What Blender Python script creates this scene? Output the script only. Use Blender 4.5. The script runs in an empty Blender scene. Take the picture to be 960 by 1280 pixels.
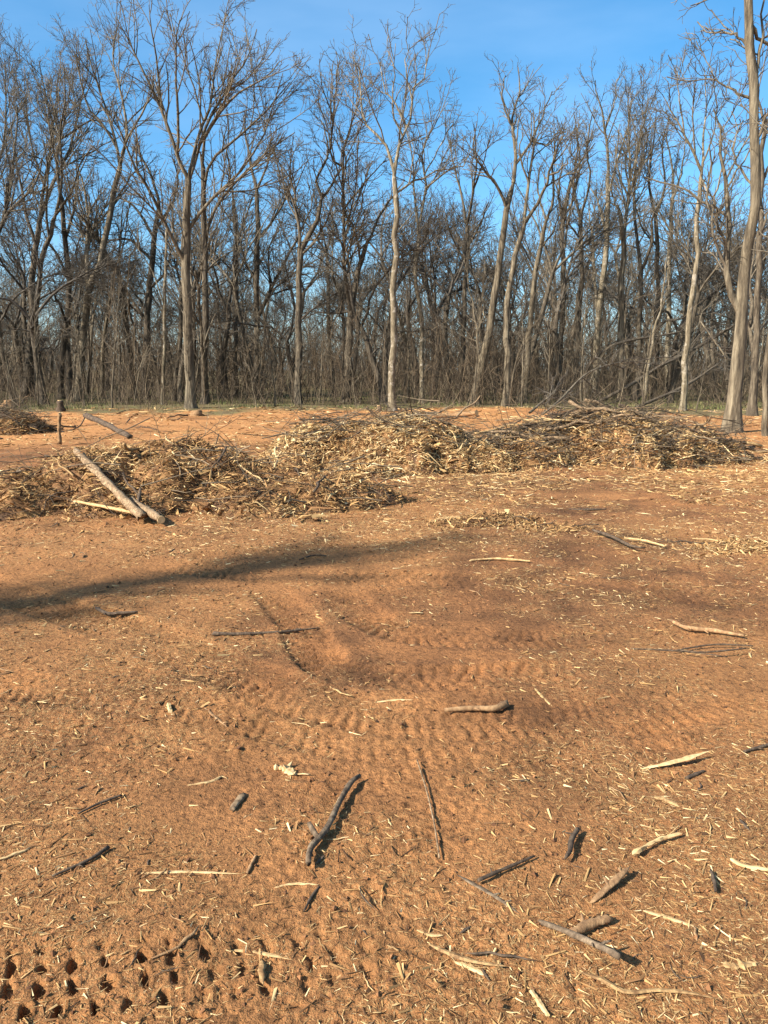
import bpy, math, random
import numpy as np
from mathutils import Vector

random.seed(7)
rng = np.random.default_rng(7)
scene = bpy.context.scene
col = scene.collection

# ------------------------------------------------------------------ camera, sky, sun, exposure
CAM_H, FPX, HORIZON = 1.6, 962.0, 463.0
PITCH = math.atan((640.0 - HORIZON) / FPX)
cam_data = bpy.data.cameras.new('camera')
cam_data.sensor_width = 36.0
cam_data.lens = 36.0 * FPX / 1280.0
cam_data.clip_start, cam_data.clip_end = 0.05, 9000.0
cam = bpy.data.objects.new('camera', cam_data)
cam.location = (0, 0, CAM_H)
cam.rotation_euler = (math.pi / 2 - PITCH, 0, 0)
col.objects.link(cam)
scene.camera = cam

SUN_EL = math.radians(36)
SUN_TO = Vector((-0.85 * math.cos(SUN_EL), -0.527 * math.cos(SUN_EL), math.sin(SUN_EL))).normalized()
world = bpy.data.worlds.new('World')
scene.world = world
world.use_nodes = True
wn, wl = world.node_tree.nodes, world.node_tree.links
wn.clear()
sky = wn.new('ShaderNodeTexSky')
sky.sky_type = 'NISHITA'
sky.sun_disc = False
sky.sun_elevation = SUN_EL
sky.sun_rotation = math.atan2(SUN_TO.x, SUN_TO.y)
sky.altitude = 200
sky.air_density = 1.0
sky.dust_density = 1.6
sky.ozone_density = 5.0
bg = wn.new('ShaderNodeBackground')
bg.inputs['Strength'].default_value = 0.111
wo = wn.new('ShaderNodeOutputWorld')
# very faint high cirrus over the whole sky
tc = wn.new('ShaderNodeTexCoord')
mp = wn.new('ShaderNodeMapping')
mp.inputs['Scale'].default_value = (1.3, 3.5, 6.0)
mp.inputs['Rotation'].default_value = (0.3, 0.5, 0.6)
cn = wn.new('ShaderNodeTexNoise')
cn.inputs['Scale'].default_value = 1.6
cn.inputs['Detail'].default_value = 6
cr = wn.new('ShaderNodeMapRange')
cr.inputs['From Min'].default_value = 0.52
cr.inputs['From Max'].default_value = 0.85
cr.inputs['To Max'].default_value = 0.10
cm = wn.new('ShaderNodeMixRGB')
cm.inputs['Color2'].default_value = (7.5, 8.4, 9.6, 1)
wl.new(tc.outputs['Generated'], mp.inputs['Vector'])
wl.new(mp.outputs['Vector'], cn.inputs['Vector'])
wl.new(cn.outputs['Fac'], cr.inputs['Value'])
wl.new(cr.outputs['Result'], cm.inputs['Fac'])
wl.new(sky.outputs['Color'], cm.inputs['Color1'])
hs = wn.new('ShaderNodeHueSaturation')
hs.inputs['Saturation'].default_value = 1.2
hs.inputs['Hue'].default_value = 0.489
wl.new(cm.outputs['Color'], hs.inputs['Color'])
wl.new(hs.outputs['Color'], bg.inputs['Color'])
wl.new(bg.outputs['Background'], wo.inputs['Surface'])

sun_data = bpy.data.lights.new('sun', 'SUN')
sun_data.energy = 5.0
sun_data.angle = math.radians(0.53)
sun_data.color = (1.0, 0.975, 0.93)
sun = bpy.data.objects.new('sun', sun_data)
sun.rotation_euler = (-SUN_TO).to_track_quat('-Z', 'Y').to_euler()
sun.location = (-20, -12, 30)
col.objects.link(sun)

scene.view_settings.view_transform = 'Standard'
scene.view_settings.look = 'None'
scene.view_settings.gamma = 1.0
scene.view_settings.use_curve_mapping = False
scene.view_settings.exposure = 1.12

# ------------------------------------------------------------------ helpers: pixels of the 960x1280 photo to places on the ground
CP, SP = math.cos(PITCH), math.sin(PITCH)

def ray(px, py):
    u, v = (px - 480.0) / FPX, (640.0 - py) / FPX
    return np.array([u, CP + v * SP, -SP + v * CP])      # depth along the optical axis is 1

def ground_at(px, py, z=0.0):
    d = ray(px, py)
    t = (z - CAM_H) / d[2]
    return np.array([d[0] * t, d[1] * t, z])

def at_y(px, py, Y):
    d = ray(px, py)
    t = Y / d[1]
    return np.array([d[0] * t, Y, CAM_H + d[2] * t])

def depth_of(p):
    return p[1] * CP - (p[2] - CAM_H) * SP

# ------------------------------------------------------------------ helpers: noise
def _hash(ix, iy, seed):
    h = (ix.astype(np.int64) * 374761393 + iy.astype(np.int64) * 668265263 + seed * 974634777) & 0xFFFFFFFF
    h = ((h ^ (h >> 13)) * 1274126177) & 0xFFFFFFFF
    h = (h ^ (h >> 16)) & 0xFFFFFFFF
    return h / 4294967295.0

def vnoise(x, y, seed=0):
    x0, y0 = np.floor(x), np.floor(y)
    fx, fy = x - x0, y - y0
    fx, fy = fx * fx * fx * (fx * (fx * 6 - 15) + 10), fy * fy * fy * (fy * (fy * 6 - 15) + 10)
    a, b = _hash(x0, y0, seed), _hash(x0 + 1, y0, seed)
    c, d = _hash(x0, y0 + 1, seed), _hash(x0 + 1, y0 + 1, seed)
    return (a + (b - a) * fx + (c - a) * fy + (a - b - c + d) * fx * fy) * 2 - 1

def fbm(x, y, f, octs=3, seed=0, gain=0.5):
    s, a = 0.0, 1.0
    for o in range(octs):
        s = s + a * vnoise(x * f + 17.3 * o, y * f - 9.1 * o, seed + o)
        f *= 2.03
        a *= gain
    return s

def sstep(a, b, x):
    t = np.clip((x - a) / (b - a), 0, 1)
    return t * t * (3 - 2 * t)

# ------------------------------------------------------------------ helpers: meshes and objects
def new_mesh(name, verts, faces, smooth=True, attrs=None):
    verts = np.asarray(verts, dtype=np.float32).reshape(-1, 3)
    if not isinstance(faces, list):
        faces = [faces]
    faces = [np.asarray(f, dtype=np.int32) for f in faces if len(f)]
    me = bpy.data.meshes.new(name)
    me.vertices.add(len(verts))
    me.vertices.foreach_set('co', verts.ravel())
    loops = np.concatenate([f.ravel() for f in faces])
    sizes = np.concatenate([np.full(len(f), f.shape[1], dtype=np.int32) for f in faces])
    starts = np.zeros(len(sizes), dtype=np.int32)
    starts[1:] = np.cumsum(sizes)[:-1]
    me.loops.add(len(loops))
    me.loops.foreach_set('vertex_index', loops)
    me.polygons.add(len(sizes))
    me.polygons.foreach_set('loop_start', starts)
    me.polygons.foreach_set('use_smooth', np.full(len(sizes), bool(smooth)))
    if attrs:
        for k, v in attrs.items():
            a = me.attributes.new(k, 'FLOAT', 'POINT')
            a.data.foreach_set('value', np.asarray(v, dtype=np.float32))
    me.update(calc_edges=True)
    me.validate()
    return me

def link(name, me, mat, parent=None, loc=(0, 0, 0)):
    o = bpy.data.objects.new(name, me)
    if mat is not None and not me.materials:
        me.materials.append(mat)
    o.location = loc
    if parent is not None:
        o.parent = parent
    col.objects.link(o)
    return o

def tag(o, label=None, cat=None, group=None, kind=None):
    if label: o['label'] = label
    if cat: o['category'] = cat
    if group: o['group'] = group
    if kind: o['kind'] = kind
    return o

def thing(name, loc, label, cat, group=None):
    o = bpy.data.objects.new(name, None)
    o.empty_display_size = 0.2
    o.location = loc
    col.objects.link(o)
    return tag(o, label, cat, group)

def copy_tree(o, parent=None):
    c = o.copy()
    col.objects.link(c)
    c.parent = parent
    for ch in list(o.children):
        copy_tree(ch, c)
    return c

def norm(v):
    return v / np.maximum(np.linalg.norm(v, axis=-1, keepdims=True), 1e-9)

def resample(pts, n):
    pts = np.asarray(pts, float)
    d = np.r_[0, np.cumsum(np.linalg.norm(np.diff(pts, axis=0), axis=1))]
    t = np.linspace(0, d[-1], n + 1)
    # Catmull-Rom through the given points
    out = []
    for s in t:
        i = min(np.searchsorted(d, s, side='right') - 1, len(pts) - 2)
        u = (s - d[i]) / max(d[i + 1] - d[i], 1e-9)
        p0, p1, p2, p3 = pts[max(i - 1, 0)], pts[i], pts[i + 1], pts[min(i + 2, len(pts) - 1)]
        out.append(0.5 * ((2 * p1) + (p2 - p0) * u + (2 * p0 - 5 * p1 + 4 * p2 - p3) * u * u + (3 * p1 - p0 - 3 * p2 + p3) * u ** 3))
    return np.array(out)

def tubes(P, R, sides, flat=1.0, cap=False, rough=0.0):
    """P (N,S+1,3), R (N,S+1) -> verts, quads, caps"""
    P, R = np.asarray(P, float), np.asarray(R, float)
    N, S1, _ = P.shape
    T = np.empty_like(P)
    T[:, 1:-1] = P[:, 2:] - P[:, :-2]
    T[:, 0] = P[:, 1] - P[:, 0]
    T[:, -1] = P[:, -1] - P[:, -2]
    T = norm(T)
    D = norm(P[:, -1] - P[:, 0])
    ref = np.where(np.abs(D[:, 2:3]) < 0.8, np.array([[0, 0, 1.0]]), np.array([[1.0, 0.2, 0]]))
    U = norm(np.cross(T, ref[:, None, :]))
    V = np.cross(U, T)
    a = np.arange(sides) / sides * 2 * math.pi
    rr = R[:, :, None]
    if rough:
        rr = rr * (1 + rough * rng.standard_normal((N, S1, sides)))
    V = V * flat
    verts = P[:, :, None, :] + rr[..., None] * (np.cos(a)[None, None, :, None] * U[:, :, None, :] + np.sin(a)[None, None, :, None] * V[:, :, None, :])
    idx = np.arange(N * S1 * sides).reshape(N, S1, sides)
    q = np.stack([idx[:, :-1], np.roll(idx, -1, 2)[:, :-1], np.roll(idx, -1, 2)[:, 1:], idx[:, 1:]], -1).reshape(-1, 4)
    faces = [q[:, ::-1]]
    if cap:
        faces.append(idx[:, 0])
        faces.append(idx[:, -1][:, ::-1])
    return verts.reshape(-1, 3), faces

def merge(parts):
    vs, q4, other, off = [], [], {}, 0
    for v, fs in parts:
        for f in fs:
            if len(f):
                other.setdefault(f.shape[1], []).append(np.asarray(f) + off)
        vs.append(v)
        off += len(v)
    return np.concatenate(vs), [np.concatenate(x) for x in other.values()]

# ------------------------------------------------------------------ materials
def mat_base(name, rough=0.9):
    m = bpy.data.materials.new(name)
    m.use_nodes = True
    nt = m.node_tree
    b = nt.nodes['Principled BSDF']
    b.inputs['Roughness'].default_value = rough
    b.inputs['Specular IOR Level'].default_value = 0.25
    return m, nt.nodes, nt.links, b

def ramp(n, stops):
    r = n.new('ShaderNodeValToRGB')
    e = r.color_ramp.elements
    while len(e) < len(stops):
        e.new(0.5)
    for i, (p, c) in enumerate(stops):
        e[i].position = p
        e[i].color = (c[0], c[1] * 0.96, c[2] * 0.89, 1)
    return r

def noise_node(n, l, vec, scale, detail=4, rough=0.55):
    t = n.new('ShaderNodeTexNoise')
    t.inputs['Scale'].default_value = scale
    t.inputs['Detail'].default_value = detail
    t.inputs['Roughness'].default_value = rough
    l.new(vec, t.inputs['Vector'])
    return t

def bark(name, dark, mid, light, zs=0.18, scale=14, lichen=None, relief=0.03, g=1.035):
    m, n, l, b = mat_base(name, 0.92)
    tc = n.new('ShaderNodeTexCoord')
    mp = n.new('ShaderNodeMapping')
    mp.inputs['Scale'].default_value = (1, 1, zs)
    l.new(tc.outputs['Object'], mp.inputs['Vector'])
    n1 = noise_node(n, l, mp.outputs['Vector'], scale, 5, 0.65)
    n2 = noise_node(n, l, tc.outputs['Object'], 0.9, 3)
    oi = n.new('ShaderNodeObjectInfo')
    r = ramp(n, [(0.30, tuple(np.array(dark) * (1, g, 0.98))), (0.5, tuple(np.array(mid) * (1, g, 0.98))), (0.70, tuple(np.array(light) * (1, g, 0.98)))])
    l.new(n1.outputs['Fac'], r.inputs['Fac'])
    hv = n.new('ShaderNodeHueSaturation')
    mr = n.new('ShaderNodeMapRange')
    mr.inputs['To Min'].default_value = 0.72
    mr.inputs['To Max'].default_value = 1.25
    ad = n.new('ShaderNodeMath')
    ad.operation = 'MULTIPLY_ADD'
    ad.inputs[1].default_value = 0.5
    l.new(oi.outputs['Random'], ad.inputs[0])
    mu = n.new('ShaderNodeMath')
    mu.operation = 'MULTIPLY'
    mu.inputs[1].default_value = 0.55
    l.new(n2.outputs['Fac'], mu.inputs[0])
    l.new(mu.outputs[0], ad.inputs[2])
    l.new(ad.outputs[0], mr.inputs['Value'])
    l.new(mr.outputs['Result'], hv.inputs['Value'])
    l.new(r.outputs['Color'], hv.inputs['Color'])
    cur = hv.outputs['Color']
    if lichen:
        n3 = noise_node(n, l, tc.outputs['Object'], 3.0, 4, 0.7)
        mr3 = n.new('ShaderNodeMapRange')
        mr3.inputs['From Min'].default_value = 0.54
        mr3.inputs['From Max'].default_value = 0.62
        mr3.inputs['To Max'].default_value = 0.75
        l.new(n3.outputs['Fac'], mr3.inputs['Value'])
        mx = n.new('ShaderNodeMixRGB')
        mx.inputs['Color2'].default_value = (*lichen, 1)
        l.new(mr3.outputs['Result'], mx.inputs['Fac'])
        l.new(cur, mx.inputs['Color1'])
        cur = mx.outputs['Color']
    l.new(cur, b.inputs['Base Color'])
    bp = n.new('ShaderNodeBump')
    bp.inputs['Strength'].default_value = 0.9
    bp.inputs['Distance'].default_value = relief
    l.new(n1.outputs['Fac'], bp.inputs['Height'])
    l.new(bp.outputs['Normal'], b.inputs['Normal'])
    return m

M = {}
M['bark_brown'] = bark('bark_brown', (0.025, 0.019, 0.014), (0.09, 0.068, 0.048), (0.19, 0.15, 0.108))
M['bark_tan'] = bark('bark_tan', (0.028, 0.021, 0.015), (0.125, 0.095, 0.065), (0.27, 0.215, 0.15), 0.12, 10, None, 0.07)
M['bark_pale'] = bark('bark_pale', (0.045, 0.034, 0.023), (0.155, 0.12, 0.08), (0.30, 0.24, 0.17), lichen=(0.36, 0.30, 0.215))
M['bark_dark'] = bark('bark_dark', (0.035, 0.027, 0.021), (0.095, 0.072, 0.053), (0.18, 0.14, 0.10))
M['twig_grey'] = bark('twig_grey', (0.055, 0.043, 0.032), (0.13, 0.102, 0.075), (0.225, 0.182, 0.137), 1, 3)
M['twig_dark'] = bark('twig_dark', (0.035, 0.028, 0.023), (0.075, 0.06, 0.048), (0.13, 0.107, 0.087), 1, 3)
M['stick_grey'] = bark('stick_grey', (0.075, 0.045, 0.025), (0.21, 0.138, 0.078), (0.40, 0.285, 0.172), 0.3, 42, None, 0.006, 1.0)
M['stick_weathered'] = bark('stick_weathered', (0.045, 0.030, 0.019), (0.125, 0.086, 0.054), (0.27, 0.20, 0.13), 0.3, 42, None, 0.006, 1.0)
M['stick_dark'] = bark('stick_dark', (0.035, 0.024, 0.017), (0.085, 0.058, 0.038), (0.16, 0.11, 0.07), 0.3, 42, None, 0.006, 1.0)
M['stick_brown'] = bark('stick_brown', (0.13, 0.07, 0.035), (0.27, 0.155, 0.075), (0.42, 0.26, 0.13), 0.3, 42, None, 0.006, 1.0)

def straw(name, stops, scale=45):
    m, n, l, b = mat_base(name, 0.8)
    tc = n.new('ShaderNodeTexCoord')
    oi = n.new('ShaderNodeObjectInfo')
    n1 = noise_node(n, l, tc.outputs['Object'], scale, 4, 0.7)
    ad = n.new('ShaderNodeMath')
    ad.operation = 'MULTIPLY_ADD'
    ad.inputs[1].default_value = 0.34
    l.new(oi.outputs['Random'], ad.inputs[0])
    sb = n.new('ShaderNodeMath')
    sb.operation = 'SUBTRACT'
    sb.inputs[1].default_value = 0.17
    l.new(n1.outputs['Fac'], sb.inputs[0])
    l.new(sb.outputs[0], ad.inputs[2])
    r = ramp(n, stops)
    l.new(ad.outputs[0], r.inputs['Fac'])
    l.new(r.outputs['Color'], b.inputs['Base Color'])
    bp = n.new('ShaderNodeBump')
    bp.inputs['Strength'].default_value = 0.6
    bp.inputs['Distance'].default_value = 0.004
    l.new(n1.outputs['Fac'], bp.inputs['Height'])
    l.new(bp.outputs['Normal'], b.inputs['Normal'])
    return m

M['splinter'] = straw('splinter', [(0.25, (0.16, 0.085, 0.035)), (0.45, (0.38, 0.235, 0.10)), (0.62, (0.52, 0.35, 0.165)), (0.82, (0.64, 0.47, 0.25))])
M['cut_wood'] = straw('cut_wood', [(0.25, (0.34, 0.20, 0.085)), (0.5, (0.60, 0.41, 0.19)), (0.8, (0.72, 0.55, 0.30))], 18)

def tint_mat(name, stops, rough=0.85):
    m, n, l, b = mat_base(name, rough)
    a = n.new('ShaderNodeAttribute')
    a.attribute_name = 'tint'
    r = ramp(n, stops)
    l.new(a.outputs['Fac'], r.inputs['Fac'])
    l.new(r.outputs['Color'], b.inputs['Base Color'])
    return m

M['shreds'] = tint_mat('shreds', [(0.0, (0.07, 0.035, 0.016)), (0.3, (0.22, 0.11, 0.042)), (0.6, (0.40, 0.235, 0.09)), (0.85, (0.55, 0.37, 0.165)), (1.0, (0.68, 0.52, 0.28))])
M['clods'] = tint_mat('clods', [(0.0, (0.075, 0.034, 0.016)), (0.5, (0.17, 0.077, 0.032)), (1.0, (0.29, 0.135, 0.055))], 0.95)
M['grass'] = tint_mat('grass', [(0.0, (0.07, 0.075, 0.025)), (0.6, (0.13, 0.14, 0.045)), (1.0, (0.28, 0.23, 0.11))])
M['brush'] = tint_mat('brush', [(0.0, (0.035, 0.026, 0.017)), (0.6, (0.105, 0.075, 0.046)), (1.0, (0.25, 0.185, 0.115))])

def soil_material():
    m, n, l, b = mat_base('soil', 0.95)
    b.inputs['Specular IOR Level'].default_value = 0.15
    tc = n.new('ShaderNodeTexCoord')
    P = tc.outputs['Object']
    big = noise_node(n, l, P, 0.35, 4, 0.6)
    med = noise_node(n, l, P, 2.2, 5, 0.65)
    fine = noise_node(n, l, P, 38, 5, 0.7)
    grit = noise_node(n, l, P, 140, 3, 0.7)
    mixn = n.new('ShaderNodeMath')
    mixn.operation = 'MULTIPLY_ADD'
    mixn.inputs[1].default_value = 0.55
    l.new(med.outputs['Fac'], mixn.inputs[0])
    h = n.new('ShaderNodeMath')
    h.operation = 'MULTIPLY'
    h.inputs[1].default_value = 0.45
    l.new(big.outputs['Fac'], h.inputs[0])
    l.new(h.outputs[0], mixn.inputs[2])
    clay = n.new('ShaderNodeAttribute')
    clay.attribute_name = 'clay'
    r = ramp(n, [(0.39, (0.11, 0.051, 0.022)), (0.465, (0.19, 0.088, 0.037)), (0.53, (0.265, 0.121, 0.049)), (0.62, (0.37, 0.165, 0.062))])
    l.new(mixn.outputs[0], r.inputs['Fac'])
    # fine grain: tone of single crumbs, plus their tiny shadows painted into the colour
    gr = ramp(n, [(0.32, (0.42, 0.40, 0.42)), (0.46, (0.92, 0.94, 1.0)), (0.68, (1.32, 1.34, 1.36))])
    l.new(fine.outputs['Fac'], gr.inputs['Fac'])
    mul = n.new('ShaderNodeMixRGB')
    mul.blend_type = 'MULTIPLY'
    mul.inputs['Fac'].default_value = 1
    cmx = n.new('ShaderNodeMixRGB')
    cmx.inputs['Color2'].default_value = (0.47, 0.215, 0.075, 1)
    l.new(clay.outputs['Fac'], cmx.inputs['Fac'])
    l.new(r.outputs['Color'], cmx.inputs['Color1'])
    l.new(cmx.outputs['Color'], mul.inputs['Color1'])
    l.new(gr.outputs['Color'], mul.inputs['Color2'])
    # wood dust and fine fibre trodden into the soil
    mp = n.new('ShaderNodeMapping')
    mp.inputs['Scale'].default_value = (22, 70, 40)
    mp.inputs['Rotation'].default_value = (0, 0, 0.5)
    l.new(P, mp.inputs['Vector'])
    f1 = noise_node(n, l, mp.outputs['Vector'], 1.6, 4, 0.75)
    mp2 = n.new('ShaderNodeMapping')
    mp2.inputs['Scale'].default_value = (75, 20, 40)
    mp2.inputs['Rotation'].default_value = (0, 0, 0.35)
    l.new(P, mp2.inputs['Vector'])
    f2 = noise_node(n, l, mp2.outputs['Vector'], 1.6, 4, 0.75)
    mxm = n.new('ShaderNodeMath')
    mxm.operation = 'MAXIMUM'
    l.new(f1.outputs['Fac'], mxm.inputs[0])
    l.new(f2.outputs['Fac'], mxm.inputs[1])
    fm = n.new('ShaderNodeMapRange')
    fm.inputs['From Min'].default_value = 0.56
    fm.inputs['From Max'].default_value = 0.68
    l.new(mxm.outputs[0], fm.inputs['Value'])
    att = n.new('ShaderNodeAttribute')
    att.attribute_name = 'mulch'
    fmu = n.new('ShaderNodeMath')
    fmu.operation = 'MULTIPLY'
    l.new(fm.outputs['Result'], fmu.inputs[0])
    l.new(att.outputs['Fac'], fmu.inputs[1])
    mx = n.new('ShaderNodeMixRGB')
    mx.inputs['Color2'].default_value = (0.40, 0.245, 0.098, 1)
    l.new(fmu.outputs[0], mx.inputs['Fac'])
    l.new(mul.outputs['Color'], mx.inputs['Color1'])
    # leaf litter and thin grass on the floor of the wood
    lit = ramp(n, [(0.35, (0.085, 0.058, 0.03)), (0.5, (0.17, 0.125, 0.06)), (0.6, (0.13, 0.13, 0.045)), (0.7, (0.24, 0.19, 0.09))])
    l.new(med.outputs['Fac'], lit.inputs['Fac'])
    a2 = n.new('ShaderNodeAttribute')
    a2.attribute_name = 'wood_floor'
    mx2 = n.new('ShaderNodeMixRGB')
    l.new(a2.outputs['Fac'], mx2.inputs['Fac'])
    l.new(mx.outputs['Color'], mx2.inputs['Color1'])
    l.new(lit.outputs['Color'], mx2.inputs['Color2'])
    l.new(mx2.outputs['Color'], b.inputs['Base Color'])
    sm = n.new('ShaderNodeMath')
    sm.operation = 'MULTIPLY_ADD'
    sm.inputs[1].default_value = 0.35
    l.new(grit.outputs['Fac'], sm.inputs[0])
    l.new(fine.outputs['Fac'], sm.inputs[2])
    bp = n.new('ShaderNodeBump')
    bp.inputs['Strength'].default_value = 1.0
    bp.inputs['Distance'].default_value = 0.026
    l.new(sm.outputs[0], bp.inputs['Height'])
    l.new(bp.outputs['Normal'], b.inputs['Normal'])
    return m
M['soil'] = soil_material()

# ------------------------------------------------------------------ the ground: soil with wheel tracks
def px_path(pts, n=140):
    return resample(np.array([ground_at(*p)[:2] for p in pts]), n)

# path, half width, lug spacing, lug depth, rut depth, berm, kind, fade (start,end)
TRACKS = [
    (px_path([(-120, 1246), (40, 1240), (200, 1226), (360, 1202), (520, 1170), (680, 1125), (830, 1070)]), 0.15, 0.087, 0.034, 0.006, 0.010, 'holes', 0.5),
    (px_path([(-60, 720), (90, 768), (200, 802), (300, 846), (420, 886), (590, 905), (790, 893), (1000, 850)], 260), 0.20, 0.066, 0.019, 0.011, 0.007, 'lugs', 0.75),
    (px_path([(330, 735), (372, 775), (392, 812), (420, 840), (480, 850), (580, 848), (680, 842), (760, 838)], 260), 0.15, 0.080, 0.024, 0.013, 0.008, 'lugs', 1.0),
    (px_path([(420, 730), (450, 765), (500, 790), (600, 800), (740, 800), (900, 780)], 200), 0.16, 0.07, 0.015, 0.007, 0.005, 'lugs', 0.9),
    (px_path([(-100, 850), (80, 865), (260, 890), (420, 925), (600, 945), (760, 935), (980, 890)], 260), 0.17, 0.066, 0.010, 0.006, 0.004, 'lugs', 0.9),
    (px_path([(60, 690), (300, 720), (520, 725), (760, 735), (1000, 760)], 200), 0.2, 0.08, 0.014, 0.008, 0.006, 'lugs', 1.0),
]

def track_height(x, y):
    z = np.zeros_like(x)
    for path, w, sp, ld, rd, bm, kind, fade in TRACKS:
        lo, hi = path.min(0) - 0.5, path.max(0) + 0.5
        sel = np.where((x > lo[0]) & (x < hi[0]) & (y > lo[1]) & (y < hi[1]))[0]
        if not len(sel):
            continue
        seg = np.linalg.norm(np.diff(path, axis=0), axis=1)
        cs = np.r_[0, np.cumsum(seg)]
        tan = norm(np.diff(path, axis=0))
        for ch in np.array_split(sel, max(1, len(sel) // 20000)):
            X, Y = x[ch], y[ch]
            mid = (path[:-1] + path[1:]) / 2
            d2 = (X[:, None] - mid[:, 0]) ** 2 + (Y[:, None] - mid[:, 1]) ** 2
            k = d2.argmin(1)
            rx, ry = X - path[k, 0], Y - path[k, 1]
            s = cs[k] + rx * tan[k, 0] + ry * tan[k, 1]
            d = -rx * tan[k, 1] + ry * tan[k, 0]
            s = s + 0.012 * vnoise(X * 9, Y * 9, 31)
            ok = (np.sqrt(d2[np.arange(len(k)), k]) < 0.6)
            prog = s / cs[-1]
            amp = ok * np.clip(1.25 - prog / fade, 0, 1) ** 0.7 * (0.75 + 0.35 * fbm(X, Y, 2.5, 2, 77)).clip(0.15, 1.2)
            if kind == 'lugs':
                amp = ok * sstep(0, 0.12, prog) * (1 - sstep(0.85, 1, prog)) * (0.75 + 0.6 * fbm(X, Y, 1.4, 2, 78)).clip(0.1, 1.25)
            prof = 1 - sstep(w * 0.8, w * 1.1, np.abs(d))
            berm = np.exp(-((np.abs(d) - w * 1.2) / 0.05) ** 2)
            if kind == 'holes':
                wx = 0.007 * fbm(X, Y, 22, 2, 311)
                wy = 0.008 * fbm(X, Y, 22, 2, 312)
                row = (d + wy) / 0.078
                j = np.round(row)
                ss = (s + wx) / sp + 0.22 * np.abs(j)
                cell = np.round(ss)
                hs = ss - cell
                sz = 0.7 + 0.55 * _hash(cell, j, 8)
                hx = (hs * sp - 0.004) / (0.0145 * sz)
                hx = np.where(hx < 0, hx * 0.75, hx * 1.25)      # sloping entry, steep exit
                hy = (row - j) * 0.078 / (0.027 * (0.7 + 0.55 * _hash(cell, j, 9)))
                q_ = np.abs(hx + 0.35 * hy * hy) ** 2.2 + np.abs(hy + 0.3 * hx) ** 2.6
                hole = sstep(0.0, 0.6, 1.15 - q_)
                rim = np.exp(-((q_ - 2.2) / 1.0) ** 2) * (hx > 0)
                rnd = np.clip(1.0 * _hash(cell, j, 5) + 0.38, 0, 1.1)
                lug = hole * prof * rnd
                z[ch] += amp * (-ld * lug - rd * prof + bm * berm + 0.006 * prof * (1 - hole) + 0.009 * prof * rim * rnd)
            else:
                ph = s / sp - np.abs(d) / w * 0.8 + np.where(d > 0, 0.5, 0)
                ph = ph + 0.12 * fbm(X, Y, 6, 2, 321)
                lug = sstep(0.45, 0.8, np.sin(ph * 2 * math.pi) * 0.5 + 0.5) * (0.75 + 0.5 * fbm(X, Y, 7, 2, 322)).clip(0.1, 1.2)
                z[ch] += amp * (-ld * lug * prof - rd * prof + bm * berm)
    return z

def H(x, y):
    x, y = np.asarray(x, float), np.asarray(y, float)
    sh = x.shape
    x, y = x.ravel(), y.ravel()
    far = np.hypot(x, y)
    z = 0.05 * fbm(x, y, 0.22, 2, 1) * sstep(2, 9, far)
    z += 0.012 * fbm(x, y, 1.1, 3, 5)
    near = 1 - sstep(9, 26, far)
    z += near * (0.0035 * fbm(x, y, 4.5, 2, 11, 0.5))
    nn = 1 - sstep(4, 10, far)
    cl = fbm(x, y, 42.0, 2, 21, 0.7)
    patch = (0.45 + 0.9 * fbm(x, y, 0.9, 3, 24)).clip(0.1, 1.5)
    z += nn * 0.0042 * cl * patch
    z += nn * 0.010 * np.clip(fbm(x, y, 13.0, 2, 27, 0.6) - 0.62, 0, 1) * patch      # scattered lumps, flat between
    z += track_height(x, y)
    return z.reshape(sh)

def mulch_density(x, y):
    d = 0.42 + 0.6 * fbm(x, y, 0.7, 3, 41) + 0.6 * fbm(x, y, 3.2, 3, 44)
    d += 0.75 * sstep(0.45, 1.3, x) * (1 - sstep(2.6, 3.6, y))                    # heavy litter lower right
    d += 0.55 * np.exp(-((y - 7.6) / 1.1) ** 2) * sstep(-4.5, -1, x)              # strewn band before the piles
    d += 0.8 * np.exp(-((y - 11.5) / 1.5) ** 2) * sstep(-0.5, 0.8, x)
    d += 0.7 * np.exp(-(((x + 2.6) / 3.0) ** 2 + ((y - 9.0) / 1.3) ** 2))
    d -= 0.35 * (1 - sstep(-0.5, 0.1, x)) * (1 - sstep(1.9, 2.3, y))
    d += 0.35 * (1 - sstep(-1.2, 0.0, x)) * sstep(2.4, 3.2, y) * (1 - sstep(4.5, 5.5, y))
    return np.clip(d, 0.06, 1.6)

def wood_line(x):
    return 31.0 + 1.5 * vnoise(x * 0.8, x * 0 + 3.3, 71) + 1.2 * np.sin(x * 0.35) + 1.6 * np.sin(x * 0.12 + 1) - 0.22 * np.maximum(x - 3, 0) * 1.6

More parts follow.
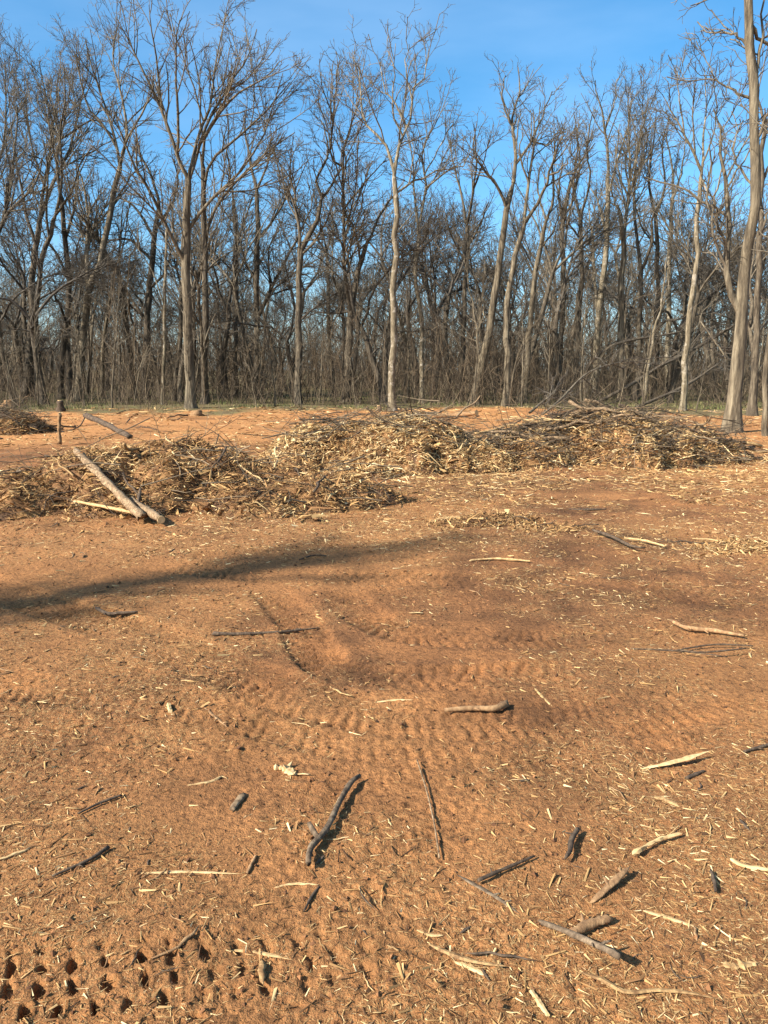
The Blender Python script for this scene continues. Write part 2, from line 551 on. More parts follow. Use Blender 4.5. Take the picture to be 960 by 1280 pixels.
def build_ground():
    rows = np.r_[[-3000, -600, -150, -50, -20, -8, -3, -1.2, 0, 0.5, 0.8, 1.0, 1.15], 1.25 * 1.0045 ** np.arange(0, 350), 6.05 * 1.009 ** np.arange(0, 200), [38, 41, 45, 50, 56, 64, 75, 90, 120, 200, 500, 1500, 4000, 8000]]
    fine = np.linspace(-1, 1, 441)
    cols = np.r_[-np.array([120, 40, 14, 6, 3.2, 2.0, 1.5, 1.25, 1.1]), fine, np.array([1.1, 1.25, 1.5, 2.0, 3.2, 6, 14, 40, 120])]
    w = 0.35 + 0.62 * np.maximum(rows, 0)
    X = w[:, None] * cols[None, :]
    Y = np.repeat(rows[:, None], len(cols), 1)
    Z = H(X, Y)
    nR, nC = X.shape
    idx = np.arange(nR * nC).reshape(nR, nC)
    q = np.stack([idx[:-1, :-1], idx[:-1, 1:], idx[1:, 1:], idx[1:, :-1]], -1).reshape(-1, 4)
    mul = mulch_density(X, Y).ravel()
    wf = sstep(-1.2, 1.5, (Y - wood_line(X)) + 1.3 * fbm(X, Y, 0.5, 3, 60)).ravel()
    clay = (sstep(13.5, 18, Y) * (0.75 + 0.5 * fbm(X, Y, 0.6, 3, 66)) + 0.7 * sstep(3.5, 6, X) * sstep(9, 10.5, Y) * (1 - sstep(12.5, 13.5, Y)) + 0.45 * sstep(-0.1, 0.5, fbm(X, Y, 0.45, 3, 67))).clip(0, 1).ravel()
    wf = np.maximum(wf, sstep(20, 30, np.abs(X) - 0.4 * Y).ravel())
    me = new_mesh('ground', np.stack([X, Y, Z], -1), q, True, {'mulch': mul, 'wood_floor': wf, 'clay': clay})
    return tag(link('ground', me, M['soil']), kind='structure')
build_ground()

# ------------------------------------------------------------------ bare trees
def grow(start, d, L, r0, r1, S, wig, up, curl=None):
    N = len(start)
    P = np.empty((N, S + 1, 3))
    P[:, 0] = start
    d = norm(d)
    step = (L / S)[:, None]
    for k in range(S):
        d = norm(d + wig * rng.standard_normal((N, 3)) + np.array([0, 0, up]))
        P[:, k + 1] = P[:, k] + d * step
    t = np.linspace(0, 1, S + 1)
    R = r0[:, None] * (1 - t) + r1[:, None] * t
    return P, R

def children_of(P, R, counts, t0, t1, a0, a1, ratio, lmin, lmax, S, wig, up, rk=0.62, rmin=0.006, rend=0.5):
    N, S1, _ = P.shape
    pi = np.repeat(np.arange(N), counts)
    if len(pi) == 0:
        return np.zeros((0, S + 1, 3)), np.zeros((0, S + 1))
    t = t0 + (t1 - t0) * rng.random(len(pi)) ** 0.85
    f = t * (S1 - 1)
    k = np.minimum(f.astype(int), S1 - 2)
    u = (f - k)[:, None]
    pos = P[pi, k] * (1 - u) + P[pi, k + 1] * u
    rad = R[pi, k] * (1 - u[:, 0]) + R[pi, k + 1] * u[:, 0]
    tan = norm(P[pi, k + 1] - P[pi, k])
    q = norm(np.cross(tan, rng.standard_normal((len(pi), 3))))
    a = np.radians(a0 + (a1 - a0) * rng.random(len(pi)))[:, None]
    d = tan * np.cos(a) + q * np.sin(a)
    d[:, 2] = np.where(d[:, 2] < -0.15, d[:, 2] * 0.4, d[:, 2])
    plen = np.linalg.norm(np.diff(P, axis=1), axis=2).sum(1)[pi]
    L = np.clip(plen * ratio * (1.15 - 0.7 * t) * (0.55 + 0.8 * rng.random(len(pi))), lmin, lmax)
    r0 = np.maximum(rad * rk, rmin)
    return grow(pos, d, L, r0, np.maximum(r0 * rend, rmin * 0.8), S, wig, up)

def plen(P):
    return np.linalg.norm(np.diff(P, axis=1), axis=2).sum(1)

def crown_from(P, R, dens=1.0, gnarl=1.0, twig=0.0075, up=0.05, second=True):
    """boughs, branches, branchlets and twigs on main limbs"""
    parts = []
    c1 = np.maximum(2, (plen(P) * 0.62 * dens).astype(int))
    P1, R1 = children_of(P, R, c1, 0.2, 0.97, 18, 42, 0.5, 1.2, 4.5, 6, 0.11 * gnarl, up + 0.03, 0.6, 0.017, 0.45)
    parts.append(tubes(P1, R1, 4))
    c2 = np.maximum(2, (plen(P) * 0.6 * dens).astype(int))
    P2, R2 = children_of(P, R, c2, 0.12, 1.0, 25, 60, 0.3, 0.6, 2.6, 4, 0.15 * gnarl, up, 0.5, 0.012)
    c2b = np.maximum(2, (plen(P1) * 1.5 * dens).astype(int))
    P2b, R2b = children_of(P1, R1, c2b, 0.1, 1.0, 22, 52, 0.45, 0.5, 2.0, 4, 0.15 * gnarl, up, 0.6, 0.011)
    P2, R2 = np.concatenate([P2, P2b]), np.concatenate([R2, R2b])
    parts.append(tubes(P2, R2, 3))
    c3 = np.maximum(2, (plen(P2) * 2.3 * dens).astype(int))
    P3, R3 = children_of(P2, R2, c3, 0.1, 1.0, 22, 55, 0.5, 0.35, 1.3, 3, 0.17 * gnarl, up, 0.62, 0.0085)
    parts.append(tubes(P3, R3, 3))
    c4 = np.maximum(1, (plen(P3) * 2.0 * dens).astype(int))
    P4, R4 = children_of(P3, R3, c4, 0.1, 1.0, 22, 55, 0.6, 0.2, 0.7, 2, 0.2 * gnarl, up, 0.65, twig)
    parts.append(tubes(P4, R4, 3))
    return parts

def dense(K):
    t = np.linspace(0, len(K) - 1.001, (len(K) - 1) * 8)
    i = t.astype(int)
    u = (t - i)[:, None]
    return K[i] * (1 - u) + K[i + 1] * u

def flare_radii(R, P):
    h = P[:, 2] - P[0, 2]
    return R * (1 + 0.55 * np.exp(-h / 0.25))

def hero_tree(name, label, group, trunk, limbs, barkmat, twigmat, dens=1.0,  gnarl=1.0, Y=None, depth_spread=0.3, extra=0):
    """trunk: [(px,py,width_px)...] from base to fork; limbs: lists of the same kind, starting on the trunk"""
    b = ground_at(trunk[0][0], trunk[0][1])
    if Y is not None:
        b = np.array([at_y(trunk[0][0], trunk[0][1], Y)[0], Y, 0.0])
    zg = float(H(np.array([b[0]]), np.array([b[1]]))[0])
    Yb = b[1]
    pxm = Yb / CP / FPX
    root = thing(name, (b[0], Yb, zg - 0.06), label, 'tree', group)
    org = np.array([b[0], Yb, zg - 0.06])
    pts = np.array([at_y(p[0], p[1], Yb) for p in trunk])
    pts[0, 2] = zg - 0.12
    tp = pts[-1] + norm((pts[-1] - pts[-2])[None])[0] * 0.35
    pts = np.vstack([pts, tp])
    trunk = list(trunk) + [(0, 0, trunk[-1][2] * 0.2)]
    wob = np.r_[0, np.cumsum(rng.normal(0, 0.12, len(pts) - 1))]
    pts[:, 1] += wob
    S = 14
    Pt = resample(pts, S)
    wd = np.array([p[2] for p in trunk], float) * pxm * 0.43
    dd = np.r_[0, np.cumsum(np.linalg.norm(np.diff(pts, axis=0), axis=1))]
    Rt = np.interp(np.linspace(0, dd[-1], S + 1), dd, wd)
    Pt[1:-1, :2] += rng.normal(0, 0.03, (S - 1, 2))
    Rt = flare_radii(Rt, Pt)
    v, f = tubes(Pt[None] - org, Rt[None], 9, rough=0.035)
    link('trunk', new_mesh('trunk', v, f), barkmat, root)
    LP, LR = [], []
    known = [(Pt, Rt)]
    for lb in limbs:
        # start in depth where the nearest known wood is
        s = np.array([at_y(lb[0][0], lb[0][1], Yb)[i] for i in (0, 2)])
        allk = np.concatenate([dense(K) for K, _ in known])
        near_ = allk[np.hypot(allk[:, 0] - s[0], allk[:, 2] - s[1]).argmin()]
        q = np.array([at_y(p[0], p[1], Yb) for p in lb])
        ln = np.r_[0, np.cumsum(np.linalg.norm(np.diff(q, axis=0), axis=1))]
        sgn = random.uniform(-1, 1)
        sgn = sgn + 0.35 * np.sign(sgn)
        off = (near_[1] - Yb) + depth_spread * sgn * ln
        q = np.array([at_y(p[0], p[1], Yb + o) for p, o in zip(lb, off)])
        Pl = resample(resample(q, 40)[:38], 9)
        Pl = Pl + (near_ - Pl[0]) * np.clip(1 - np.linspace(0, 1, 10) / 0.7, 0, 1)[:, None]
        wl = np.array([p[2] for p in lb], float) * pxm * 0.40
        Rl = np.interp(np.linspace(0, ln[-1], 10), ln, wl)
        Pl[1:] += rng.normal(0, 0.03 * gnarl, (9, 3)) * np.linspace(0.4, 1, 9)[:, None]
        LP.append(Pl); LR.append(Rl)
        known.append((Pl, Rl))
        v, f = tubes(Pl[None] - org, Rl[None], 6)
        link('limb', new_mesh('limb', v, f), barkmat, root)
    if LP:
        LP, LR = np.array(LP), np.array(LR)
    else:
        LP, LR = np.zeros((0, 10, 3)), np.zeros((0, 10))
    parts = []
    # upper trunk carries some boughs too
    cP, cR = children_of(Pt[None], Rt[None], np.array([extra]), 0.55, 1.0, 30, 60, 0.33, 1.2, 4.5, 9, 0.12 * gnarl, 0.06, 0.35, 0.02, 0.3)
    if extra:
        parts.append(tubes(cP, cR, 5))
        LP, LR = np.concatenate([LP, cP]), np.concatenate([LR, cR])
    if len(LP):
        parts += crown_from(LP, LR, dens * 1.9, gnarl, 0.0068, 0.035)
        v, f = merge(parts)
        link('crown', new_mesh('crown', v - org, f), twigmat, root)
    return root

WOOD = 'bare trees along the edge of the wood'
def T(label, trunk, limbs, bm='bark_brown', tm='twig_grey', **k):
    return hero_tree('bare_tree', label, WOOD, trunk, limbs, M[bm], M[tm], **k)

T('tallest bare tree with wide fan of ascending limbs above a straight light trunk',
  [(239, 510, 15), (236, 440, 13.5), (233, 330, 12), (234, 260, 10.5), (237, 222, 8)],
  [[(237, 225, 7), (225, 200, 6), (207, 148, 5), (190, 110, 4), (172, 75, 3), (155, 40, 2), (140, 8, 1.2)],
   [(207, 150, 4), (202, 120, 3.2), (195, 70, 2.6), (188, 30, 1.8), (186, -5, 1)],
   [(237, 225, 6), (243, 195, 5), (250, 165, 4.5), (262, 140, 4), (268, 95, 3), (275, 50, 2), (285, 8, 1.2)],
   [(229, 195, 5), (230, 165, 4.5), (222, 110, 3.6), (220, 60, 2.4), (228, 15, 1.2)],
   [(238, 228, 6), (250, 190, 5), (262, 150, 4.2), (285, 110, 3.2), (310, 70, 2.2), (325, 25, 1.2)],
   [(250, 180, 4.5), (275, 140, 4), (300, 115, 3), (330, 98, 2), (355, 68, 1.2)],
   [(231, 330, 7), (215, 300, 6), (195, 255, 5), (175, 220, 4.2), (160, 190, 3.4), (150, 160, 2.4), (138, 125, 1.3)],
   [(237, 290, 6), (255, 262, 5), (280, 235, 4.4), (305, 210, 3.6), (330, 170, 2.8), (345, 120, 2), (358, 75, 1.2)]],
  'bark_tan', dens=1.0)
T('slender dark double trunk standing close behind the tallest tree',
  [(256, 505, 11), (256, 450, 9), (257, 350, 8), (254, 260, 7), (251, 200, 6)],
  [[(251, 205, 5), (256, 170, 4.2), (275, 140, 3.5), (290, 100, 2.5), (300, 58, 1.3)],
   [(257, 300, 5), (270, 262, 4.4), (300, 222, 3.6), (330, 192, 2.6), (378, 160, 1.3)],
   [(254, 255, 5), (262, 205, 4.2), (300, 170, 3.2), (340, 130, 2.2), (370, 92, 1.2)],
   [(250, 502, 7), (251, 440, 6), (249, 380, 5), (246, 330, 4)]], 'bark_brown', dens=0.9)
T('light brown trunk leaning right that forks high up beside the stumps',
  [(95, 501, 12), (101, 440, 10.5), (108, 365, 9.5), (120, 330, 8.5), (133, 270, 8), (144, 215, 7), (149, 198, 6)],
  [[(147, 205, 5), (142, 172, 4.2), (130, 130, 3.2), (113, 80, 2.2), (104, 38, 1.2)],
   [(148, 200, 5), (157, 160, 4.2), (149, 110, 3.2), (141, 70, 2.2), (150, 18, 1.2)],
   [(150, 192, 4), (162, 165, 3.4), (185, 128, 2.4), (195, 90, 1.3)],
   [(143, 185, 4), (125, 152, 3.4), (108, 130, 2.6), (94, 60, 1.3)],
   [(133, 272, 3.5), (150, 238, 3), (170, 215, 2.2), (190, 200, 1.3)],
   [(108, 365, 7), (107, 310, 6), (111, 270, 5), (104, 232, 3.6), (94, 200, 2)]], 'bark_tan')
T('dark straight trunk with flared pale foot and forked crown above the far brush heap',
  [(31, 497, 12), (36, 440, 9), (39, 360, 9), (43, 305, 8), (50, 272, 7)],
  [[(42, 305, 6), (31, 270, 5), (27, 240, 4), (20, 200, 3), (12, 150, 1.5)],
   [(46, 290, 6), (53, 240, 5), (62, 190, 4), (65, 150, 3.2), (55, 110, 2.4), (48, 60, 1.2)],
   [(50, 272, 6), (65, 230, 5), (85, 190, 4), (96, 150, 3), (105, 110, 2), (114, 66, 1.2)],
   [(85, 190, 3), (108, 160, 2.6), (120, 145, 2), (133, 120, 1.2)],
   [(53, 240, 3.5), (40, 200, 3), (34, 150, 2.2), (30, 90, 1.2)]], 'bark_dark')
T('reddish brown trunk just right of the dark flared trunk',
  [(47, 492, 9), (47, 400, 7.5), (54, 325, 7), (63, 298, 6), (72, 270, 5.5)],
  [[(72, 270, 5), (79, 225, 4), (76, 170, 3), (82, 120, 2), (78, 70, 1.2)],
   [(63, 298, 4), (58, 260, 3.4), (60, 215, 2.6), (52, 170, 1.4)],
   [(72, 270, 4), (90, 240, 3), (100, 205, 2), (122, 178, 1.2)]], 'bark_brown', Y=42)
T('dark leaning trunk left of the light leaning tree',
  [(88, 492, 9), (84, 430, 8), (82, 350, 7.5), (80, 290, 6.5), (76, 240, 5.5)],
  [[(76, 242, 5), (72, 195, 4), (80, 150, 2.8), (90, 100, 1.3)], [(80, 300, 4.5), (92, 262, 3.6), (98, 220, 2.6), (112, 190, 1.4)],
   [(82, 350, 4), (70, 318, 3.2), (58, 300, 2.2), (48, 270, 1.3)]], 'bark_dark', 'twig_dark', Y=44)
T('gnarled dark old tree with level crooked boughs deep behind the tallest tree',
  [(182, 484, 10), (183, 400, 9), (188, 335, 8), (193, 292, 7), (199, 255, 6)],
  [[(187, 325, 5), (165, 302, 4.2), (142, 300, 3.2), (122, 312, 1.6)], [(193, 298, 5), (176, 270, 4), (160, 252, 3), (140, 246, 1.5)],
   [(199, 255, 5), (190, 222, 4), (174, 190, 2.8), (168, 150, 1.3)], [(184, 402, 5), (170, 382, 4), (160, 368, 3), (150, 340, 1.5)],
   [(195, 285, 5), (212, 262, 4), (222, 230, 3), (215, 190, 1.5)], [(185, 360, 4), (205, 340, 3.4), (214, 312, 2.4), (226, 296, 1.4)]],
  'bark_dark', 'twig_dark', gnarl=1.8, Y=48)
T('thin pale snag with broken top left of the tallest tree',
  [(202, 505, 5.5), (204, 440, 4.8), (206, 360, 4.2), (208, 286, 3)],
  [[(204, 385, 2.4), (192, 345, 2), (176, 316, 1.4), (166, 296, 1)]], 'bark_pale', dens=0.4)
T('slanting stump-like young trunk between the pale snag and the tallest tree',
  [(217, 501, 7), (221, 455, 6), (226, 415, 5.5), (225, 372, 4)],
  [[(224, 400, 2.6), (212, 392, 2.2), (203, 384, 1.6)], [(225, 372, 3), (231, 340, 2.4), (228, 300, 1.4)]], 'bark_brown', dens=0.5)
T('dark trunk with narrow crown right of the dark double trunk',
  [(293, 487, 7.5), (294, 400, 6.5), (295, 310, 5.5), (290, 245, 4.5)],
  [[(290, 245, 4), (286, 205, 3.2), (280, 165, 1.4)], [(295, 305, 3.6), (308, 270, 3), (318, 235, 1.5)], [(293, 280, 3), (278, 262, 2.6), (268, 235, 1.4)]],
  'bark_dark', 'twig_dark', Y=50, extra=3)
T('dark broad trunk with heavy right bough behind the orange soil gap',
  [(320, 490, 9), (322, 420, 8), (322, 335, 7.5), (323, 275, 6.5), (320, 232, 5.5)],
  [[(324, 400, 6), (345, 352, 5), (364, 312, 4), (384, 272, 2.6), (396, 230, 1.3)], [(323, 300, 5), (340, 278, 4), (360, 240, 3), (370, 195, 1.4)],
   [(320, 235, 5), (310, 190, 3.6), (304, 140, 1.5)], [(321, 240, 4), (334, 205, 3), (340, 160, 1.4)], [(322, 350, 4), (308, 330, 3), (300, 300, 1.4)]],
  'bark_brown', 'twig_dark', gnarl=1.4, Y=46)
T('grey trunk with dark bands whose top bends right over the centre brush heap',
  [(373, 497, 10), (374, 420, 9), (374, 340, 8), (381, 302, 7), (397, 272, 6), (402, 246, 5)],
  [[(375, 332, 6), (374, 290, 5), (369, 250, 4), (362, 210, 2.6), (368, 160, 1.3)], [(402, 246, 5), (396, 222, 4), (410, 190, 3), (405, 150, 1.4)],
   [(402, 248, 4.4), (418, 225, 3.6), (428, 200, 2.4), (424, 150, 1.3)], [(378, 318, 4), (396, 300, 3.4), (412, 262, 2.4), (420, 230, 1.4)],
   [(370, 255, 3), (350, 222, 2.4), (344, 180, 1.3)]], 'bark_brown', gnarl=1.4, Y=37)
T('brown trunk forking low into an upright stem and a slanting right bough',
  [(434, 503, 12), (436, 440, 10.5), (437, 400, 9.5), (443, 360, 8), (450, 330, 7), (460, 302, 6)],
  [[(437, 392, 6.5), (430, 335, 5.5), (429, 275, 4.8), (428, 220, 4), (431, 172, 3), (450, 132, 2.4), (447, 85, 1.6), (437, 48, 0.9)],
   [(452, 326, 4), (444, 290, 3.4), (430, 262, 2.6), (425, 240, 1.6)], [(460, 302, 5), (474, 272, 4), (486, 250, 3), (505, 228, 1.5)],
   [(428, 222, 3.4), (412, 205, 3), (416, 150, 2.2), (402, 110, 1.6), (398, 62, 0.9)], [(431, 178, 3), (424, 130, 2.4), (420, 90, 1.6), (434, 70, 0.9)],
   [(429, 262, 3), (450, 235, 2.6), (470, 212, 1.8), (486, 196, 1.1)]], 'bark_brown', gnarl=1.3)
T('tall pale straight trunk with peeled bark behind the centre brush heap',
  [(491, 513, 11), (491, 440, 9.5), (493, 350, 8.5), (495, 290, 8), (494, 240, 7), (493, 215, 6)],
  [[(493, 217, 5), (482, 182, 4), (461, 160, 3.2), (453, 138, 2.6), (450, 90, 1.8), (436, 62, 0.9)],
   [(493, 218, 5.5), (500, 180, 4.6), (512, 150, 3.6), (518, 110, 2.6), (532, 90, 1.8), (536, 52, 0.9)],
   [(510, 158, 3.4), (497, 130, 2.6), (480, 110, 1.8), (476, 68, 0.9)], [(497, 242, 4), (520, 226, 3.2), (548, 214, 2.2), (572, 196, 1.1)],
   [(505, 168, 3), (492, 138, 2.4), (492, 90, 1.6), (492, 50, 0.9)], [(517, 120, 2.4), (508, 85, 1.8), (512, 50, 0.9)]], 'bark_pale', gnarl=1.3)
T('slim pale wavy trunk right of the tall peeled trunk',
  [(527, 499, 7), (528, 430, 6.5), (524, 385, 6), (520, 350, 5.8), (522, 320, 5.5), (524, 285, 5)],
  [[(524, 290, 4), (518, 240, 3.2), (515, 195, 2.2), (506, 150, 1)], [(525, 285, 4.2), (533, 232, 3.4), (529, 190, 2.6), (546, 150, 1.8), (562, 118, 0.9)],
   [(532, 232, 3), (560, 212, 2.4), (582, 203, 1.6), (596, 176, 1)], [(531, 215, 2.6), (545, 190, 2), (568, 150, 1)]], 'bark_pale', gnarl=1.3, Y=38)
T('black crooked trunk with a slanting bough deep behind the slim wavy trunk',
  [(543, 482, 9), (543, 420, 8.5), (545, 398, 8)],
  [[(545, 400, 6.5), (556, 372, 5.5), (571, 345, 4.5), (588, 300, 3), (596, 260, 1.5)], [(544, 400, 5), (536, 360, 4), (528, 320, 3), (536, 270, 1.4)],
   [(546, 395, 4), (538, 340, 3), (550, 300, 2.2), (545, 250, 1.2)]], 'bark_dark', 'twig_dark', gnarl=1.6, Y=52)
T('thick brown trunk leaning right with a pale thin side stem by the sawn log',
  [(592, 506, 14), (598, 470, 12.5), (610, 430, 11), (616, 380, 10), (625, 320, 9), (632, 270, 8), (641, 232, 7)],
  [[(633, 262, 5), (621, 232, 4.4), (604, 212, 3.6), (590, 190, 2.6), (597, 145, 1.2)], [(642, 228, 6), (645, 190, 4.8), (640, 150, 3.6), (650, 112, 2.4), (644, 75, 1)],
   [(644, 205, 4.6), (665, 175, 3.6), (680, 140, 2.6), (692, 108, 1.2)], [(598, 462, 4), (594, 420, 3.6), (590, 380, 3), (583, 342, 2), (580, 300, 1)],
   [(595, 420, 2.6), (605, 382, 2.2), (603, 340, 1.2)], [(640, 155, 3), (628, 125, 2.2), (632, 90, 1.1)], [(667, 172, 3), (684, 180, 2.4), (704, 160, 1.4)]], 'bark_tan', gnarl=1.35)
T('pale brown trunk with dark knots right of the thick leaning trunk',
  [(632, 507, 10), (634, 450, 9), (632, 412, 8.5), (635, 372, 8), (641, 340, 7.5), (650, 300, 7), (656, 280, 6)],
  [[(655, 285, 5.5), (660, 240, 4.5), (667, 182, 3.2), (668, 128, 1.4)], [(657, 278, 5.5), (675, 250, 4.5), (686, 220, 3.6), (696, 190, 2.8), (704, 170, 2), (698, 148, 1)],
   [(662, 225, 3), (650, 190, 2.2), (655, 150, 1.1)], [(684, 225, 3), (700, 215, 2.4), (716, 190, 1.4), (728, 168, 0.9)]], 'bark_tan', gnarl=1.35)
T('light trunk slanting right with few low boughs beside the brush heap',
  [(655, 504, 9), (659, 450, 8), (663, 400, 7.5), (668, 350, 7), (672, 320, 6.5), (680, 282, 5)],
  [[(680, 283, 4.5), (691, 250, 3.6), (690, 205, 2.6), (700, 160, 1.2)], [(674, 312, 3), (690, 292, 2.4), (702, 262, 1.4)], [(681, 278, 3), (672, 240, 2.2), (676, 205, 1.2)]], 'bark_tan', gnarl=1.2)
T('dark grey upright trunk behind the slanting branch of the right brush heap',
  [(696, 497, 9), (699, 440, 8), (703, 380, 7.5), (703, 330, 7), (704, 275, 6), (709, 235, 5)],
  [[(708, 240, 4.5), (717, 215, 3.8), (732, 192, 2.6), (746, 178, 1.4)], [(704, 280, 4), (698, 240, 3), (704, 195, 1.4)], [(705, 270, 4), (718, 246, 3), (724, 200, 2), (718, 160, 1.1)]], 'bark_brown', gnarl=1.4, Y=44)
T('mottled pale trunk forking at mid height over the right brush heap',
  [(745, 496, 10), (747, 430, 9), (749, 390, 8.5), (755, 340, 7.5), (758, 300, 7), (760, 250, 6), (762, 210, 5)],
  [[(748, 392, 5.5), (743, 350, 4.6), (741, 310, 3.6), (735, 255, 1.6)], [(762, 212, 4.5), (757, 162, 3.2), (748, 122, 2), (744, 92, 1)],
   [(760, 245, 4), (771, 202, 3.2), (784, 160, 2.2), (792, 105, 1)], [(758, 300, 3.6), (748, 255, 2.8), (736, 232, 1.6)], [(758, 165, 2.6), (768, 130, 1.8), (770, 95, 1)]], 'bark_pale', gnarl=1.3)
T('two-toned trunk with snapped pale top behind the right brush heap',
  [(777, 502, 10), (778, 440, 9), (779, 390, 8.5), (777, 352, 8), (781, 322, 7), (780, 290, 6.5), (774, 262, 5)],
  [[(781, 302, 5), (785, 260, 4.2), (788, 205, 3.2), (785, 155, 2.2), (796, 108, 1)], [(775, 265, 4), (768, 250, 3), (763, 232, 2)], [(787, 215, 3), (800, 180, 2.2), (808, 140, 1)], [(786, 240, 3), (772, 205, 2.2), (776, 150, 1.1)]], 'bark_tan', gnarl=1.3)
T('wavy slim trunk with twin dark stems right of the two-toned trunk',
  [(796, 489, 8), (798, 430, 7), (797, 382, 6.5), (800, 336, 6)],
  [[(800, 338, 5), (814, 302, 4.2), (815, 270, 3.2), (830, 248, 1.8), (846, 228, 1)], [(799, 340, 5), (793, 275, 4.2), (793, 225, 3.4), (800, 170, 2.2), (812, 120, 1)], [(793, 240, 3), (782, 205, 2.2), (790, 165, 1.2)]], 'bark_brown', gnarl=1.3, Y=41)
T('thin young stem slanting right before the fallen trunks',
  [(802, 508, 5), (814, 435, 4), (825, 380, 3.2), (831, 330, 2)], [[(822, 395, 1.6), (832, 370, 1.2), (838, 345, 0.8)]], 'bark_pale', dens=0.5)
T('pale grey trunk far behind the thin slanting stem',
  [(834, 489, 8), (835, 400, 7), (838, 330, 6), (840, 262, 5), (842, 240, 4)],
  [[(842, 242, 3.6), (839, 200, 2.6), (830, 160, 1.2)], [(841, 250, 3.4), (852, 215, 2.6), (858, 170, 1.2)], [(839, 290, 3), (824, 262, 2.4), (812, 240, 1.3)]], 'bark_pale', gnarl=1.2, Y=50, extra=3)
T('whitish slim trunk bending right that carries a brush-like fan of twigs',
  [(853, 513, 9), (857, 440, 8), (862, 382, 7.5), (870, 330, 7), (870, 290, 6.5), (872, 242, 5.5), (876, 214, 4.5)],
  [[(876, 216, 4.2), (861, 182, 3.4), (846, 150, 2.4), (822, 112, 1)], [(877, 210, 3.6), (879, 170, 2.8), (882, 130, 1.8), (880, 78, 0.9)],
   [(875, 225, 3.6), (890, 250, 3), (900, 222, 2.4), (912, 170, 1.2)], [(868, 195, 2.6), (866, 150, 2), (868, 100, 0.9)], [(877, 205, 2.6), (892, 165, 2), (896, 110, 0.9)], [(855, 170, 2.4), (850, 130, 1.8), (846, 85, 0.9)]],
  'bark_pale', dens=1.25, gnarl=0.8)
T('massive furrowed trunk leaning right at the end of the right brush heap',
  [(914, 541, 22), (918, 480, 18), (923, 400, 16), (929, 330, 14.5), (937, 250, 13), (940, 180, 12), (938, 120, 12.5), (935, 60, 11.5), (932, 0, 10), (928, -70, 8), (925, -140, 5)],
  [[(922, 392, 11), (907, 362, 9.5), (904, 320, 8.5), (908, 255, 7), (902, 195, 5), (895, 150, 3), (880, 120, 1.5)],
   [(934, 62, 4), (922, 48, 3.4), (905, 40, 2.6), (884, 35, 1.5)], [(930, 26, 6), (944, 44, 5), (962, 58, 4), (990, 66, 2)],
   [(939, 130, 4), (915, 112, 3.4), (900, 104, 2.4), (882, 98, 1.4)], [(932, 0, 5), (915, -20, 4), (890, -5, 2.6), (862, 5, 1.4)],
   [(937, 110, 5), (948, 70, 4), (955, 20, 3), (950, -40, 1.5)], [(940, 180, 4.5), (955, 150, 3.6), (970, 110, 2.4), (985, 70, 1.3)], [(937, 240, 4), (920, 205, 3), (912, 170, 2)]],
  'bark_tan', 'twig_grey', gnarl=1.6, dens=1.0)
T('twin grey-brown trunks with dark hollow foot right of the massive trunk',
  [(940, 521, 12), (942, 470, 10), (945, 420, 9), (947, 380, 8.5), (948, 300, 8), (951, 220, 7), (954, 150, 5)],
  [[(942, 450, 7), (938, 410, 6), (940, 360, 5), (932, 310, 3)], [(953, 160, 4), (945, 110, 3), (952, 50, 1.4)], [(950, 230, 4), (966, 190, 3), (975, 130, 1.5)], [(948, 300, 4), (962, 262, 3), (980, 230, 1.6)]], 'bark_brown', gnarl=1.3)
T('narrow trunk cut by the frame beyond the twin trunks',
  [(958, 546, 8), (956, 480, 7), (958, 400, 6), (961, 300, 5), (958, 220, 3.6)],
  [[(958, 225, 3), (964, 180, 2), (956, 130, 1.1)], [(960, 310, 3), (974, 280, 2), (986, 240, 1.1)]], 'bark_tan', extra=2)
T('slim brown tree in the gap between the wavy trunk and the thick leaning trunk',
  [(577, 494, 7.5), (579, 420, 6.5), (582, 345, 6), (584, 280, 5)],
  [[(584, 284, 4), (576, 240, 3.2), (566, 200, 2.2), (562, 165, 1)], [(584, 280, 4), (592, 235, 3.2), (596, 195, 2.2), (592, 148, 1)],
   [(583, 310, 3.4), (600, 280, 2.6), (612, 248, 1.6)], [(592, 240, 3), (604, 205, 2), (612, 172, 1)], [(582, 330, 3), (566, 300, 2.4), (556, 265, 1.4)]], 'bark_brown', gnarl=1.2, Y=42)
T('slim brown tree between the dark grey upright trunk and the mottled pale trunk',
  [(722, 494, 7.5), (722, 420, 6.5), (726, 340, 6), (724, 270, 5)],
  [[(724, 275, 4), (716, 230, 3.2), (722, 180, 2.2), (716, 135, 1)], [(725, 272, 4), (736, 230, 3), (734, 180, 2), (742, 130, 1)], [(725, 300, 3), (708, 275, 2.4), (696, 240, 1.4)]], 'bark_brown', gnarl=1.2, Y=43)
T('slim grey tree right of the wavy twin-stemmed trunk',
  [(818, 494, 7.5), (818, 420, 6.5), (820, 340, 6), (817, 270, 5)],
  [[(817, 275, 4), (810, 230, 3.2), (816, 180, 2.2), (822, 130, 1)], [(818, 272, 4), (830, 230, 3), (828, 180, 2), (838, 140, 1)], [(819, 310, 3), (802, 285, 2.4), (792, 250, 1.4)]], 'bark_brown', gnarl=1.2, Y=43)
